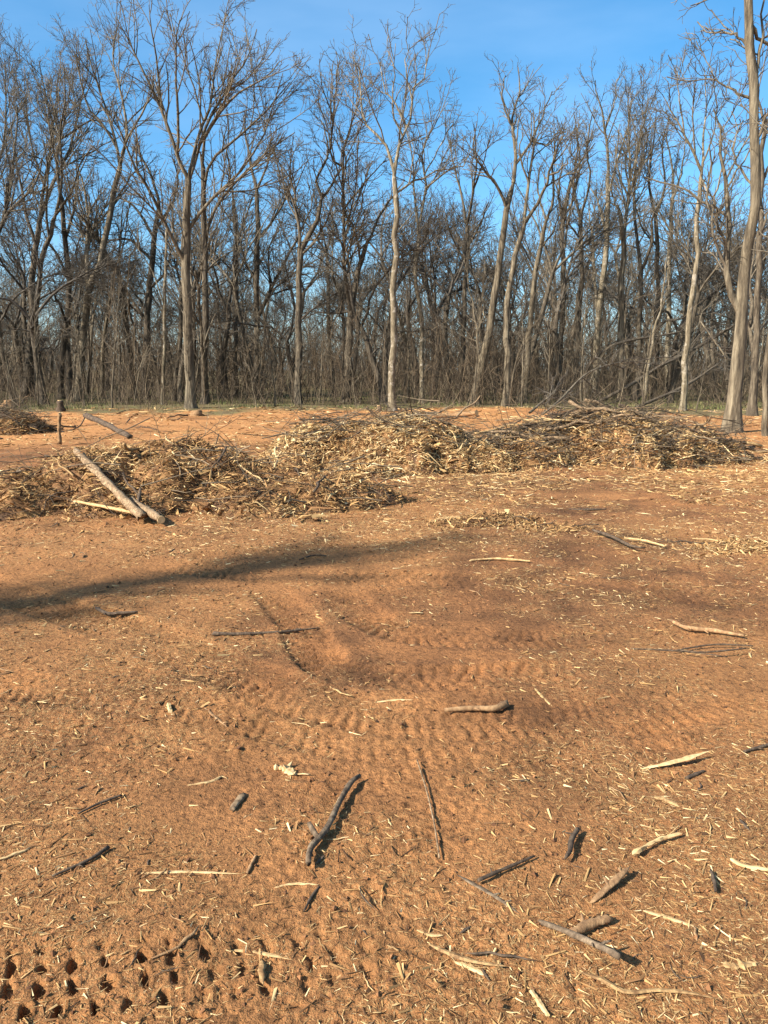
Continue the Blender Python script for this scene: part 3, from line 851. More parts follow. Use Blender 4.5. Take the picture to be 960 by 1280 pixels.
# trees of the same edge that reach into the view from beyond its sides
T('spreading tree whose grey boughs reach in over the far brush heap',
  [(-16, 500, 14), (-14, 420, 12), (-10, 340, 10), (-6, 300, 8)],
  [[(-6, 302, 6), (8, 268, 5), (26, 250, 4), (44, 228, 3), (56, 190, 1.4)], [(-8, 310, 6), (-14, 250, 5), (2, 190, 3.6), (8, 130, 2.2), (4, 60, 1.2)],
   [(-6, 300, 5), (10, 250, 4), (18, 190, 3), (22, 120, 1.6)], [(-9, 330, 5), (-40, 280, 4), (-60, 220, 2)], [(0, 275, 3.5), (12, 215, 2.6), (2, 165, 1.2)]], 'bark_brown')

# ------------------------------------------------------------------ the wood behind: procedural trees, copied
def proto_tree(h, fork, nl, gn, barkmat, twigmat, dens, r=0.2):
    root = thing('bare_tree', (0, 0, -0.06), 'x', 'tree', 'x')
    S = 12
    ht = h * fork
    P, R = grow(np.zeros((1, 3)), np.array([[rng.normal(0, 0.06), rng.normal(0, 0.06), 1]]), np.array([ht]), np.array([r]), np.array([r * 0.62]), S, 0.045 * gn, 0.05)
    v, f = tubes(P, np.array([flare_radii(R[0], P[0])]), 7, rough=0.03)
    link('trunk', new_mesh('trunk', v, f), barkmat, root)
    top = P[0, -1]
    n1 = max(2, nl // 2)
    az = rng.random() * 6.28 + np.arange(n1) * 6.283 / n1 + rng.normal(0, 0.3, n1)
    d = np.stack([np.cos(az) * 0.62, np.sin(az) * 0.62, np.full(n1, 1.0)], -1)
    LP, LR = grow(np.repeat(top[None], n1, 0), d, (h - ht) * rng.uniform(0.8, 1.1, n1), np.full(n1, r * 0.42), np.full(n1, 0.014), 9, 0.13 * gn, 0.03)
    cP, cR = children_of(P, R, np.array([nl - n1]), 0.45, 1.0, 35, 65, 0.5, 1.5, (h - ht) * 0.8, 9, 0.16 * gn, 0.06, 0.34, 0.024, 0.3)
    LP, LR = np.concatenate([LP, cP]), np.concatenate([LR, cR])
    v, f = merge([tubes(LP, LR, 5)] + crown_from(LP, LR, dens * 2.1, gn, 0.0065, 0.03))
    link('crown', new_mesh('crown', v, f), twigmat, root)
    return root

protos = [proto_tree(15, 0.52, 6, 1.0, M['bark_brown'], M['twig_grey'], 0.8, 0.20),
          proto_tree(13, 0.42, 7, 1.6, M['bark_dark'], M['twig_dark'], 0.85, 0.24),
          proto_tree(16, 0.6, 6, 0.9, M['bark_tan'], M['twig_grey'], 0.8, 0.17),
          proto_tree(11, 0.38, 7, 1.9, M['bark_dark'], M['twig_dark'], 0.95, 0.20),
          proto_tree(14, 0.5, 6, 1.3, M['bark_brown'], M['twig_dark'], 0.85, 0.22),
          proto_tree(10, 0.5, 6, 1.1, M['bark_brown'], M['twig_grey'], 0.95, 0.12)]
KIND = ['brown bare tree standing deep in the wood behind the edge trees', 'dark stout bare tree with crooked boughs deep in the wood',
        'tall slim tan bare tree deep in the wood behind the edge trees', 'low dark gnarled bare tree deep in the wood',
        'brown bare tree with dark twigs deep in the wood', 'thin young bare tree among the older trunks in the wood']
spots = []
prng = random.Random(3)
tries = 0
while len(spots) < 235 and tries < 20000:
    tries += 1
    Y = 38 + 62 * prng.random() ** 1.15
    X = (prng.random() * 2 - 1) * (0.62 * Y + 5)
    if all((X - a) ** 2 + (Y - b) ** 2 > (1.9 + 0.008 * Y) ** 2 for a, b in spots):
        spots.append((X, Y))
# a few more trees beyond both sides of the view, along the same edge
spots += [(-27, 34), (-31, 40), (27, 31), (32, 37), (24, 24), (-24, 31)]
TOP = [max(v.co.z for v in [c for c in p.children if c.name.startswith('crown')][0].data.vertices) for p in protos]
used = set()
for i, (X, Y) in enumerate(spots):
    k = prng.choices(range(6), [3, 2, 2, 3, 2, 3])[0]
    if k not in used:
        used.add(k)
        o = protos[k]
    else:
        o = copy_tree(protos[k])
    s = prng.uniform(0.72, 1.08)
    lim = (0.262 if X / Y > -0.3 else 0.33) * Y + 1.6
    s = min(s, lim * prng.uniform(0.82, 1.05) / TOP[k])
    o.location = (X, Y, float(H(np.array([X]), np.array([Y]))[0]) - 0.06)
    o.rotation_euler = (prng.gauss(0, 0.05), prng.gauss(0, 0.05), prng.random() * 6.283)
    o.scale = (s, s, s * prng.uniform(0.92, 1.08))
    o['label'] = KIND[k]
    o['group'] = ['brown trees deep in the wood', 'dark stout trees deep in the wood', 'tall slim tan trees deep in the wood', 'low gnarled trees deep in the wood', 'dark-twigged trees deep in the wood', 'thin young trees deep in the wood'][k]

# the tree behind the camera's left shoulder whose crown shades the soil
def shade_tree():
    tip = ground_at(440, 692)
    cot = 1 / math.tan(SUN_EL)
    hd = np.array([0.85, 0.527]); hd /= np.linalg.norm(hd)
    h = 12.5
    b = tip[:2] - hd * cot * h
    root = thing('bare_tree', (b[0], b[1], -0.06), 'lone narrow tree left of the clearing whose shadow crosses the soil', 'tree')
    tz = np.linspace(0, h * 0.92, 13)
    P = np.stack([0.05 * np.sin(tz * 0.9), 0.05 * np.cos(tz * 0.7) - 0.05, tz], -1)[None]
    R = np.linspace(0.30, 0.11, 13)[None]
    v, f = tubes(P, np.array([flare_radii(R[0], P[0])]), 9, rough=0.03)
    link('trunk', new_mesh('trunk', v, f), M['bark_brown'], root)
    cP, cR = children_of(P, R, np.array([26]), 0.6, 1.0, 10, 24, 0.16, 1.0, 2.2, 9, 0.05, 0.12, 0.5, 0.03, 0.4)
    v, f = merge([tubes(cP, cR, 5)] + crown_from(cP, cR, 0.9, 0.8, 0.009))
    link('crown', new_mesh('crown', v, f), M['twig_dark'], root)
shade_tree()

# ------------------------------------------------------------------ saplings at the edge
def proto_sapling(h, r):
    root = thing('sapling', (0, 0, 0), 'x', 'sapling', 'thin saplings at the edge of the wood')
    P, R = grow(np.zeros((1, 3)), np.array([[rng.normal(0, 0.12), rng.normal(0, 0.12), 1]]), np.array([h]), np.array([r]), np.array([0.008]), 9, 0.09, 0.03)
    v, f = tubes(P, R, 5)
    link('stem', new_mesh('stem', v, f), M['bark_tan'], root)
    cP, cR = children_of(P, R, np.array([int(h * 4)]), 0.3, 1.0, 25, 55, 0.3, 0.3, 1.3, 3, 0.15, 0.05, 0.5, 0.008)
    dP, dR = children_of(cP, cR, np.full(len(cP), 3), 0.2, 1.0, 25, 55, 0.5, 0.15, 0.5, 2, 0.15, 0.05, 0.6, 0.006)
    v, f = merge([tubes(cP, cR, 3), tubes(dP, dR, 3)])
    link('twigs', new_mesh('twigs', v, f), M['twig_grey'], root)
    return root
saps = [proto_sapling(h, r) for h, r in ((2.6, 0.022), (3.6, 0.03), (4.8, 0.04), (1.9, 0.018), (6.0, 0.05))]
for i in range(58):
    o = saps[i] if i < 5 else copy_tree(saps[i % 5])
    Y = prng.uniform(33.5, 43)
    X = prng.uniform(-0.55, 0.55) * Y
    if i % 3 == 0:
        Y = prng.uniform(28, 36); X = prng.uniform(4, 17) if i % 2 else prng.uniform(-17, 0); Y = Y if X > 4 else Y + 4
    o.location = (X, Y, float(H(np.array([X]), np.array([Y]))[0]) - 0.02)
    o.rotation_euler = (prng.gauss(0, 0.08), prng.gauss(0, 0.08), prng.random() * 6.283)
    o['label'] = ['thin knee-deep twiggy sapling at the edge of the wood', 'slender tan sapling at the edge of the wood', 'tall thin sapling among the edge trunks',
                  'short whippy sapling at the edge of the wood', 'spindly high sapling reaching between the edge trunks'][i % 5]
    o['group'] = ['twiggy saplings at the wood edge', 'slender saplings at the wood edge', 'tall saplings at the wood edge', 'short saplings at the wood edge', 'spindly high saplings at the wood edge'][i % 5]

# ------------------------------------------------------------------ undergrowth and far wood (nobody could count them)
def undergrowth(name, label, n, y0, y1, h0, h1, r0, kids, pw=1.0, ydep=0.62, cat='undergrowth'):
    Y = y0 + (y1 - y0) * rng.random(n) ** pw
    X = (rng.random(n) * 2 - 1) * (ydep * Y + 3)
    keep = fbm(X, Y, 0.25, 2, 91) + rng.random(n) * 1.2 > 0.25
    X, Y = X[keep], Y[keep]
    n = len(X)
    Z = H(X, Y) - 0.03
    d = np.stack([rng.normal(0, 0.28, n), rng.normal(0, 0.28, n), np.ones(n)], -1)
    L = rng.uniform(h0, h1, n) * (0.6 + 0.5 * rng.random(n)) * (1 + 0.6 * fbm(X, Y, 0.18, 2, 93)).clip(0.4, 1.7)
    P, R = grow(np.stack([X, Y, Z], -1), d, L, np.full(n, r0) * rng.uniform(0.7, 1.4, n), np.full(n, r0 * 0.45), 3, 0.16, 0.02)
    t1 = np.repeat(rng.random(n), 12)
    cP, cR = children_of(P, R, np.full(n, kids), 0.2, 1.0, 25, 65, 0.5, 0.3, 2.2, 2, 0.2, 0.04, 0.65, r0 * 0.5)
    a, b = tubes(P, R, 3), tubes(cP, cR, 3)
    v, f = merge([a, b])
    tint = np.concatenate([t1, np.repeat(rng.random(len(cP)), 9)])
    return tag(link(name, new_mesh(name, v, f, True, {'tint': tint}), M['brush']), label, cat, kind='stuff')
undergrowth('undergrowth', 'tangled leafless brown undergrowth between the trunks of the wood', 6200, 36, 75, 1.0, 5.4, 0.014, 4, 1.25)
undergrowth('edge_brush', 'low leafless brush along the edge of the wood', 1700, 31.5, 40, 0.3, 1.7, 0.008, 4)
undergrowth('far_wood', 'far mass of bare stems and twigs closing the wood', 4000, 66, 130, 4, 11, 0.038, 6, 1.1, 0.6, 'wood')

def grass(n):
    Y = 32.0 + 22 * rng.random(n) ** 1.6
    X = (rng.random(n) * 2 - 1) * (0.6 * Y + 2)
    keep = (fbm(X, Y, 0.35, 3, 95) > 0.05) & (Y > wood_line(X) + 0.2)
    X, Y = X[keep], Y[keep]
    n = len(X)
    Z = H(X, Y)
    h = rng.uniform(0.05, 0.16, n)
    w = rng.uniform(0.012, 0.03, n)
    a = rng.random(n) * 6.28
    lean = rng.normal(0, 0.05, (n, 2))
    b = np.stack([X, Y, Z - 0.01], -1)
    V = np.stack([b + np.stack([np.cos(a) * w, np.sin(a) * w, 0 * a], -1), b - np.stack([np.cos(a) * w, np.sin(a) * w, 0 * a], -1),
                  b + np.stack([-np.sin(a) * w * 0.4, np.cos(a) * w * 0.4, 0 * a], -1), b + np.stack([lean[:, 0], lean[:, 1], h], -1)], 1)
    idx = np.arange(n * 4).reshape(n, 4)
    F = np.concatenate([idx[:, [0, 1, 3]], idx[:, [1, 2, 3]], idx[:, [2, 0, 3]]])
    tag(link('grass', new_mesh('grass', V.reshape(-1, 3), F, False, {'tint': np.repeat(rng.random(n), 4)}), M['grass']),
        'thin green winter grass under the trees', 'grass', kind='stuff')
grass(26000)

# ------------------------------------------------------------------ piles of shredded wood and brush
# name, label, humps (X, Y, rx, ry, h)
def hump_px(px, Y, rx, ry, h):
    return ((px - 480) / FPX * (Y * CP + CAM_H * SP), Y, rx, ry, h)
PILES = {
    'left': [hump_px(185, 9.8, 2.0, 1.7, 0.56), hump_px(290, 9.6, 1.15, 1.3, 0.42), hump_px(385, 9.2, 0.95, 0.95, 0.28), hump_px(45, 9.4, 1.3, 1.15, 0.28), hump_px(120, 9.7, 1.2, 1.4, 0.44)],
    'centre': [hump_px(495, 13.0, 1.8, 1.35, 0.76), hump_px(400, 13.2, 1.1, 1.1, 0.58), hump_px(575, 12.9, 0.9, 1.0, 0.46)],
    'right': [hump_px(765, 14.4, 2.2, 1.6, 0.68), hump_px(665, 14.0, 1.1, 1.2, 0.55), hump_px(862, 14.2, 0.95, 1.0, 0.42)],
    'far': [hump_px(8, 20.2, 1.3, 1.0, 0.45)],
    'mid': [hump_px(625, 8.0, 0.5, 0.36, 0.06), hump_px(580, 7.9, 0.4, 0.3, 0.04), hump_px(690, 7.6, 0.5, 0.3, 0.03)],
    'side': [hump_px(940, 7.0, 0.7, 0.4, 0.03)],
}
def pile_h(key, x, y):
    z = np.zeros_like(x)
    for cx, cy, rx, ry, h in PILES[key]:
        wob = 1 + 0.45 * fbm(x, y, 1.4, 3, 120)
        r2 = ((x - cx) / rx) ** 2 + ((y - cy) / ry) ** 2
        z = np.maximum(z, h * np.clip(1 - r2 * wob, 0, 1) ** 1.05)
    n = np.clip(z / 0.35, 0, 1)
    return np.where(z <= 0, 0, np.maximum(z + n * (0.13 * fbm(x, y, 2.0, 3, 131) + 0.06 * fbm(x, y, 7, 2, 137)), 0.25 * z))

def bent_slivers(pos, direc, L, w, th, sharp=0.35):
    """curved three-sided slivers: 9 verts, 4 quads*... per piece"""
    n = len(pos)
    side = norm(np.cross(direc, np.array([0, 0, 1.0]) + 0.3 * rng.standard_normal((n, 3))))
    up = np.cross(side, direc)
    bend = (rng.normal(0, 0.12, n) * L)[:, None] * up + (rng.normal(0, 0.10, n) * L)[:, None] * side
    P = np.stack([pos - direc * L[:, None] / 2, pos + bend, pos + direc * L[:, None] / 2], 1)
    s = np.stack([sharp * rng.random(n), np.ones(n), sharp * rng.random(n)], 1) * w[:, None] * 0.5
    u = s * (th / w)[:, None]
    V = np.stack([P + side[:, None] * s[..., None], P - side[:, None] * s[..., None] , P + up[:, None] * u[..., None] * 1.6], 2)
    idx = np.arange(n * 9).reshape(n, 3, 3)
    F = []
    for k in range(2):
        for j in range(3):
            j2 = (j + 1) % 3
            F.append(np.stack([idx[:, k, j], idx[:, k, j2], idx[:, k + 1, j2], idx[:, k + 1, j]], -1))
    return V.reshape(-1, 3), [np.concatenate(F)]

def tetra_chips(pos, direc, L, w, th):
    n = len(pos)
    side = norm(np.cross(direc, np.array([0, 0, 1.0]) + 0.25 * rng.standard_normal((n, 3))))
    up = np.cross(side, direc)
    a = pos - direc * L[:, None] / 2
    b = pos + direc * L[:, None] / 2
    V = np.stack([a + side * w[:, None] / 2, a - side * w[:, None] * 0.4 * rng.random((n, 1)), b + up * th[:, None] + side * (w * rng.normal(0, 0.4, n))[:, None], b - side * w[:, None] / 2 - up * th[:, None] * 0.5], 1)
    idx = np.arange(n * 4).reshape(n, 4)
    F = np.concatenate([idx[:, [0, 1, 2]], idx[:, [0, 3, 1]], idx[:, [1, 3, 2]], idx[:, [0, 2, 3]]])
    return V.reshape(-1, 3), [F]

PILE_LABEL = {
    'left': 'brown heap of shredded wood and bark with a bleached split log on it',
    'centre': 'golden heap of wood shreds before the tall peeled trunk',
    'right': 'long straw-coloured heap of shreds topped with dark branches',
    'far': 'small dark brush heap on the orange soil below the dark flared trunk',
    'mid': 'small tuft of wood shreds raked up before the centre heap',
    'side': 'flat scatter of wood shreds right of the small tuft',
}
def hump_points(key, n, spread=1.0):
    hs = np.array(PILES[key])
    x0, x1 = (hs[:, 0] - hs[:, 2] * 1.6).min(), (hs[:, 0] + hs[:, 2] * 1.6).max()
    y0, y1 = (hs[:, 1] - hs[:, 3] * 1.6).min(), (hs[:, 1] + hs[:, 3] * 1.6).max()
    x, y = rng.uniform(x0, x1, n * 16), rng.uniform(y0, y1, n * 16)
    if spread < 1.4:
        ph = pile_h(key, x, y)
        e = 0.06
        slope = np.hypot(pile_h(key, x + e, y) - ph, pile_h(key, x, y + e) - ph) / e
        ok = (ph > 0.012) & (rng.random(len(x)) < np.sqrt(1 + 2.0 * np.minimum(slope, 3) ** 2) / 3.5)
    else:
        r2 = np.min([((x - h[0]) / h[2]) ** 2 + ((y - h[1]) / h[3]) ** 2 for h in hs], axis=0)
        ok = rng.random(len(x)) < np.exp(-np.maximum(r2 - 0.8, 0) * 1.6)
    x, y = x[ok], y[ok]
    if len(x) < n:
        k = rng.integers(0, len(x), n - len(x))
        x, y = np.r_[x, x[k] + rng.normal(0, 0.03, len(k))], np.r_[y, y[k] + rng.normal(0, 0.03, len(k))]
    return x[:n], y[:n]

def build_pile(key, nshred, nchip, size, tint_mu, tint_sd, dark_frac=0.2):
    hs = np.array(PILES[key])
    x0, x1 = (hs[:, 0] - hs[:, 2] * 1.5).min(), (hs[:, 0] + hs[:, 2] * 1.5).max()
    y0, y1 = (hs[:, 1] - hs[:, 3] * 1.5).min(), (hs[:, 1] + hs[:, 3] * 1.5).max()
    c = np.array([(x0 + x1) / 2, (y0 + y1) / 2])
    zg = float(H(c[:1], c[1:])[0])
    org = np.array([c[0], c[1], zg])
    root = thing('shredded_wood_heap', tuple(org), PILE_LABEL[key], 'wood heap', 'heaps of shredded wood and brush')
    nx, ny = int((x1 - x0) / 0.06), int((y1 - y0) / 0.06)
    X, Y = np.meshgrid(np.linspace(x0, x1, nx), np.linspace(y0, y1, ny))
    ph = pile_h(key, X, Y)
    Z = H(X, Y) + ph - 0.05 * (ph < 0.015) - 0.025 * np.clip(ph / 0.1, 0, 1) - 0.006
    idx = np.arange(nx * ny).reshape(ny, nx)
    q = np.stack([idx[:-1, :-1], idx[:-1, 1:], idx[1:, 1:], idx[1:, :-1]], -1).reshape(-1, 4)
    keep = (ph.ravel()[q] > 0.01).any(1)
    q = q[keep]
    remap = np.full(nx * ny, -1); u = np.unique(q); remap[u] = np.arange(len(u))
    V = np.stack([X, Y, Z], -1).reshape(-1, 3)[u] - org
    tn = np.clip(0.16 + 0.3 * fbm(X, Y, 9, 3, 150), 0, 1).ravel()[u]
    link('mound', new_mesh('mound', V, remap[q], True, {'tint': tn}), M['shreds'], root)
    parts, tints = [], []
    x, y = hump_points(key, nshred, 1.06)
    ph = pile_h(key, x, y)
    lift = rng.random(nshred) ** 2 * 0.10 * np.clip(ph / 0.2, 0.15, 1)
    pos = np.stack([x, y, H(x, y) + ph + lift - 0.015], -1) - org
    az = rng.random(nshred) * 6.283
    el = rng.normal(0, 0.36, nshred)
    d = np.stack([np.cos(az) * np.cos(el), np.sin(az) * np.cos(el), np.sin(el)], -1)
    L = np.minimum(size * rng.lognormal(0, 0.7, nshred), 0.55)
    w = np.minimum(L * rng.uniform(0.05, 0.19, nshred), 0.026)
    v, f = bent_slivers(pos, d, L, w, w * rng.uniform(0.25, 0.8, nshred))
    t = np.clip(rng.normal(tint_mu, tint_sd, nshred) + 0.22 * fbm(x, y, 1.6, 2, 160), 0, 1)
    t = np.where(rng.random(nshred) < dark_frac, t * 0.35, t)
    link('shreds', new_mesh('shreds', v, f, False, {'tint': np.repeat(t, 9)}), M['shreds'], root)['kind'] = 'stuff'
    x, y = hump_points(key, nchip, 1.12)
    sk = rng.random(nchip) < 0.32
    hx, hy = hump_points(key, nchip, 1.75)
    x, y = np.where(sk, hx, x), np.where(sk, hy, y)
    ph = pile_h(key, x, y)
    pos = np.stack([x, y, H(x, y) + ph + 0.004 + rng.random(nchip) * 0.03 * np.clip(ph / 0.2, 0, 1)], -1) - org
    az = rng.random(nchip) * 6.283
    el = rng.normal(0, 0.4, nchip)
    d = np.stack([np.cos(az) * np.cos(el), np.sin(az) * np.cos(el), np.sin(el)], -1)
    L = size * 0.62 * rng.lognormal(0, 0.5, nchip)
    w = L * (0.06 + 0.3 * rng.random(nchip) ** 2)
    v, f = tetra_chips(pos, d, L, w, w * 0.4)
    t = np.clip(rng.normal(tint_mu, tint_sd, nchip) + 0.2 * fbm(x, y, 1.6, 2, 161), 0, 1)
    t = np.where(rng.random(nchip) < dark_frac, t * 0.4, t)
    link('wood_chips', new_mesh('wood_chips', v, f, False, {'tint': np.repeat(t, 4)}), M['shreds'], root)['kind'] = 'stuff'
    # thin dark twigs lying through the shreds
    nt = int(nshred * {'right': 0.10, 'far': 0.12, 'centre': 0.05, 'left': 0.012}.get(key, 0))
    if nt:
        x, y = hump_points(key, nt, 1.15)
        if key == 'centre':      # brush lies over its back and its two ends
            y = y + 0.5
        ph = pile_h(key, x, y)
        d = np.stack([rng.normal(0, 1, nt), rng.normal(0, 0.5, nt), rng.normal(0.03, 0.16, nt)], -1)
        L = rng.uniform(0.35, 1.3, nt)
        P0 = np.stack([x, y, H(x, y) + ph + 0.03 + 0.2 * rng.random(nt) ** 1.5 * np.clip(ph / 0.25, 0.1, 1)], -1) - org - norm(d) * L[:, None] / 2
        P, R = grow(P0, d, L, rng.uniform(0.005, 0.012, nt), np.full(nt, 0.003), 4, 0.16, 0.0)
        cP, cR = children_of(P, R, np.full(nt, 2), 0.2, 1, 22, 55, 0.5, 0.12, 0.5, 2, 0.15, 0.0, 0.7, 0.003)
        v, f = merge([tubes(P, R, 3), tubes(cP, cR, 3)])
        tt = np.concatenate([np.repeat(rng.random(nt), 15), np.repeat(rng.random(len(cP)), 9)])
        link('twigs', new_mesh('twigs', v, f, True, {'tint': tt}), M['brush'], root)['kind'] = 'stuff'
    return root
build_pile('left', 7500, 30000, 0.072, 0.5, 0.2, 0.24)
build_pile('centre', 6500, 22000, 0.088, 0.74, 0.2, 0.13)
build_pile('right', 7000, 20000, 0.095, 0.70, 0.2, 0.18)
build_pile('far', 1500, 3000, 0.15, 0.5, 0.22, 0.35)
build_pile('mid', 260, 2600, 0.06, 0.5, 0.2, 0.2)
build_pile('side', 160, 2400, 0.06, 0.5, 0.2, 0.2)

def top_z(x, y):
    x, y = np.atleast_1d(np.asarray(x, float)), np.atleast_1d(np.asarray(y, float))
    z = H(x, y)
    return z + np.max([pile_h(k, x, y) for k in PILES], axis=0)

def hit(px, py):
    d = ray(px, py)
    t = np.linspace(1.0, 40, 4000)
    Q = np.array([0, 0, CAM_H]) + d[None] * t[:, None]
    sel = Q[:, 2] < 1.3
    Q = Q[sel]
    below = np.where(Q[:, 2] < top_z(Q[:, 0], Q[:, 1]))[0]
    return Q[below[0]] if len(below) else Q[-1]

# ------------------------------------------------------------------ loose chips, fibres and clods on the soil
def scatter_fibres(name, label, n, smin, smax, thick, ymin, ymax, mu, xr=None):
    u = rng.random(n * 3)
    Y = ymin * (ymax / ymin) ** u
    X = (rng.random(n * 3) * 2 - 1) * (0.6 + 0.56 * Y)
    if xr:
        X = rng.uniform(xr[0], xr[1], n * 3)
    keep = rng.random(n * 3) < mulch_density(X, Y) / 1.2
    X, Y = X[keep][:n], Y[keep][:n]
    m = len(X)
    L = smin * (smax / smin) ** (rng.random(m) ** 1.6) * (0.72 + 0.13 * Y)
    az = rng.random(m) * 6.283
    el = rng.normal(0, 0.18, m)
    d = np.stack([np.cos(az) * np.cos(el), np.sin(az) * np.cos(el), np.sin(el)], -1)
    pos = np.stack([X, Y, H(X, Y) + 0.002 + L * 0.04 * rng.random(m)], -1)
    w = np.clip(L * (0.045 + 0.17 * rng.random(m) ** 2), 0.0010, 0.0045 + 0.0018 * Y)
    v, f = tetra_chips(pos, d, L, w, np.minimum(w, thick * (0.75 + 0.1 * Y)) * 0.6)
    t = np.clip(rng.normal(mu, 0.24, m), 0, 1)
    t = np.where(rng.random(m) < 0.3, t * 0.3, t)
    tag(link(name, new_mesh(name, v, f, False, {'tint': np.repeat(t, 4)}), M['shreds']), label, 'wood fibre', kind='stuff')
scatter_fibres('wood_fibres', 'fine shredded wood fibre strewn over the red soil', 112000, 0.005, 0.034, 0.004, 1.3, 22, 0.62)
scatter_fibres('straw_litter', 'straw-coloured shredded fibre drifted before the heaps', 26000, 0.008, 0.055, 0.004, 5.2, 13, 0.70, (-2.2, 7.5))
scatter_fibres('coarse_fibre', 'thick straw-coloured shredded litter beside the grey branch piece', 7000, 0.006, 0.045, 0.004, 1.35, 3.1, 0.55, (0.35, 1.9))
scatter_fibres('wood_litter', 'coarse wood litter on the orange soil between heaps and wood', 14000, 0.03, 0.10, 0.01, 9, 34, 0.6)
scatter_fibres('bark_chips', 'broken chips and strips of wood and bark strewn over the red soil', 9000, 0.02, 0.075, 0.006, 1.35, 30, 0.5)

def clods(n):
    u = rng.random(n)
    Y = 1.3 * (14 / 1.3) ** u
    X = (rng.random(n) * 2 - 1) * (0.6 + 0.56 * Y)
    r = np.minimum(rng.lognormal(math.log(0.0040), 0.45, n), 0.0095) * (0.75 + 0.13 * Y)
    c = np.stack([X, Y, H(X, Y) + r * 0.25], -1)
    base = np.array([[1, 0, 0], [-1, 0, 0], [0, 1, 0], [0, -1, 0], [0, 0, 0.7], [0, 0, -0.7]], float)
    V = c[:, None] + base[None] * r[:, None, None] * rng.uniform(0.5, 1.4, (n, 6, 1)) + rng.normal(0, 0.3, (n, 6, 3)) * r[:, None, None]
    F0 = np.array([[0, 2, 4], [2, 1, 4], [1, 3, 4], [3, 0, 4], [2, 0, 5], [1, 2, 5], [3, 1, 5], [0, 3, 5]])
    F = (np.arange(n)[:, None, None] * 6 + F0[None]).reshape(-1, 3)
    tag(link('soil_crumbs', new_mesh('soil_crumbs', V.reshape(-1, 3), F, False, {'tint': np.repeat(rng.random(n), 6)}), M['clods']),
        'loose crumbs and clods of red soil', 'soil', kind='stuff')
clods(10000)

# ------------------------------------------------------------------ single sticks, logs and splinters
def stick_mesh(P, R, sides=7, flat=1.0, rough=0.1, seg=10, taper=False, jag=1.0):
    P = resample(P, seg)
    Rr = np.interp(np.linspace(0, 1, seg + 1), np.linspace(0, 1, len(R)), R)
    if taper:
        k = np.linspace(0, 1, seg + 1)
        Rr = Rr * np.clip(np.minimum(k / 0.18 + 0.25, (1 - k) / 0.22 + 0.15), 0, 1)
    Rr = Rr * (1 + rough * 0.7 * rng.standard_normal(seg + 1))
    v, f = tubes(P[None], Rr[None], sides, flat, True, rough)
    for sl, ax, r in ((slice(0, sides), P[0] - P[1], Rr[0]), (slice(-sides, None), P[-1] - P[-2], Rr[-1])):
        v[sl] += norm(ax[None]) * (r * jag * rng.uniform(-0.9, 1.3, (sides, 1)))
    return v, f, P, Rr

def ground_stick(name, label, cat, pts, w, mat, flat=1.0, lift=0.0, lift_end=0.0, taper=False, group=None, rough=0.065, wig=0.0, stub=None):
    g = np.array([hit(*p) for p in pts])
    z = top_z(g[:, 0], g[:, 1])
    ww = np.array(w if hasattr(w, '__len__') else [w] * len(pts), float)
    ww = np.interp(np.linspace(0, 1, len(pts)), np.linspace(0, 1, len(ww)), ww)
    R = ww * 0.40 * np.array([depth_of(p) for p in g]) / FPX
    k = np.linspace(0, 1, len(pts))
    g[:, 2] = z + R * flat * 0.75 + lift + (lift_end - lift) * k if lift_end else z + R * flat * 0.75 + lift
    # a stick is stiff: it does not follow every hollow
    zz = np.linspace(g[0, 2], g[-1, 2], len(g))
    g[:, 2] = np.maximum(0.35 * g[:, 2] + 0.65 * zz, z - 0.2 * R)
    split = mat in ('splinter', 'cut_wood')
    v, f, P, Rr = stick_mesh(g, R, 5 if split else 8, flat, rough * (1.8 if split else 1.3), 12, taper)
    org = np.array([g[:, 0].mean(), g[:, 1].mean(), g[:, 2].min() - R.max() * flat])
    o = link(name, new_mesh(name, v - org, f, not split), M[mat], None, tuple(org))
    tag(o, label, cat, group)
    ln = np.linalg.norm(g[-1] - g[0])
    if stub is None and not split and ln > 0.13:
        for _ in range(1 + (ln > 0.2)):
            i = random.randrange(3, 10)
            ax = norm((P[i + 1] - P[i - 1])[None])[0]
            sd = norm(np.cross(ax, [0, 0, 1.0])[None])[0] * random.choice((-1, 1))
            d_ = ax * random.uniform(0.3, 0.9) + sd + np.array([0, 0, random.uniform(0.0, 0.5)])
            tl = random.uniform(1.5, 3.2) * Rr[i] + 0.004
            q = np.array([P[i], P[i] + d_ * tl * 0.5, P[i] + d_ * tl + np.array([0, 0, -0.2 * tl])])
            v2, f2, _, _ = stick_mesh(q, [Rr[i] * 0.5, Rr[i] * 0.4, Rr[i] * 0.28], 5, 1.0, 0.1, 4)
            link('side_twig', new_mesh('side_twig', v2 - org, f2), M[mat], o)
    if stub is not None:
        i, dx, dy, dz, ln, rs = stub
        p0 = P[i]
        q = np.array([p0, p0 + np.array([dx, dy, dz]) * ln * 0.5, p0 + np.array([dx, dy, dz * 1.2]) * ln])
        v, f, _, _ = stick_mesh(q, [rs, rs * 0.8, rs * 0.7], 7, 1.0, 0.08, 4)
        link('side_branch', new_mesh('side_branch', v - org, f), M[mat], o)
    return o, P, Rr, org

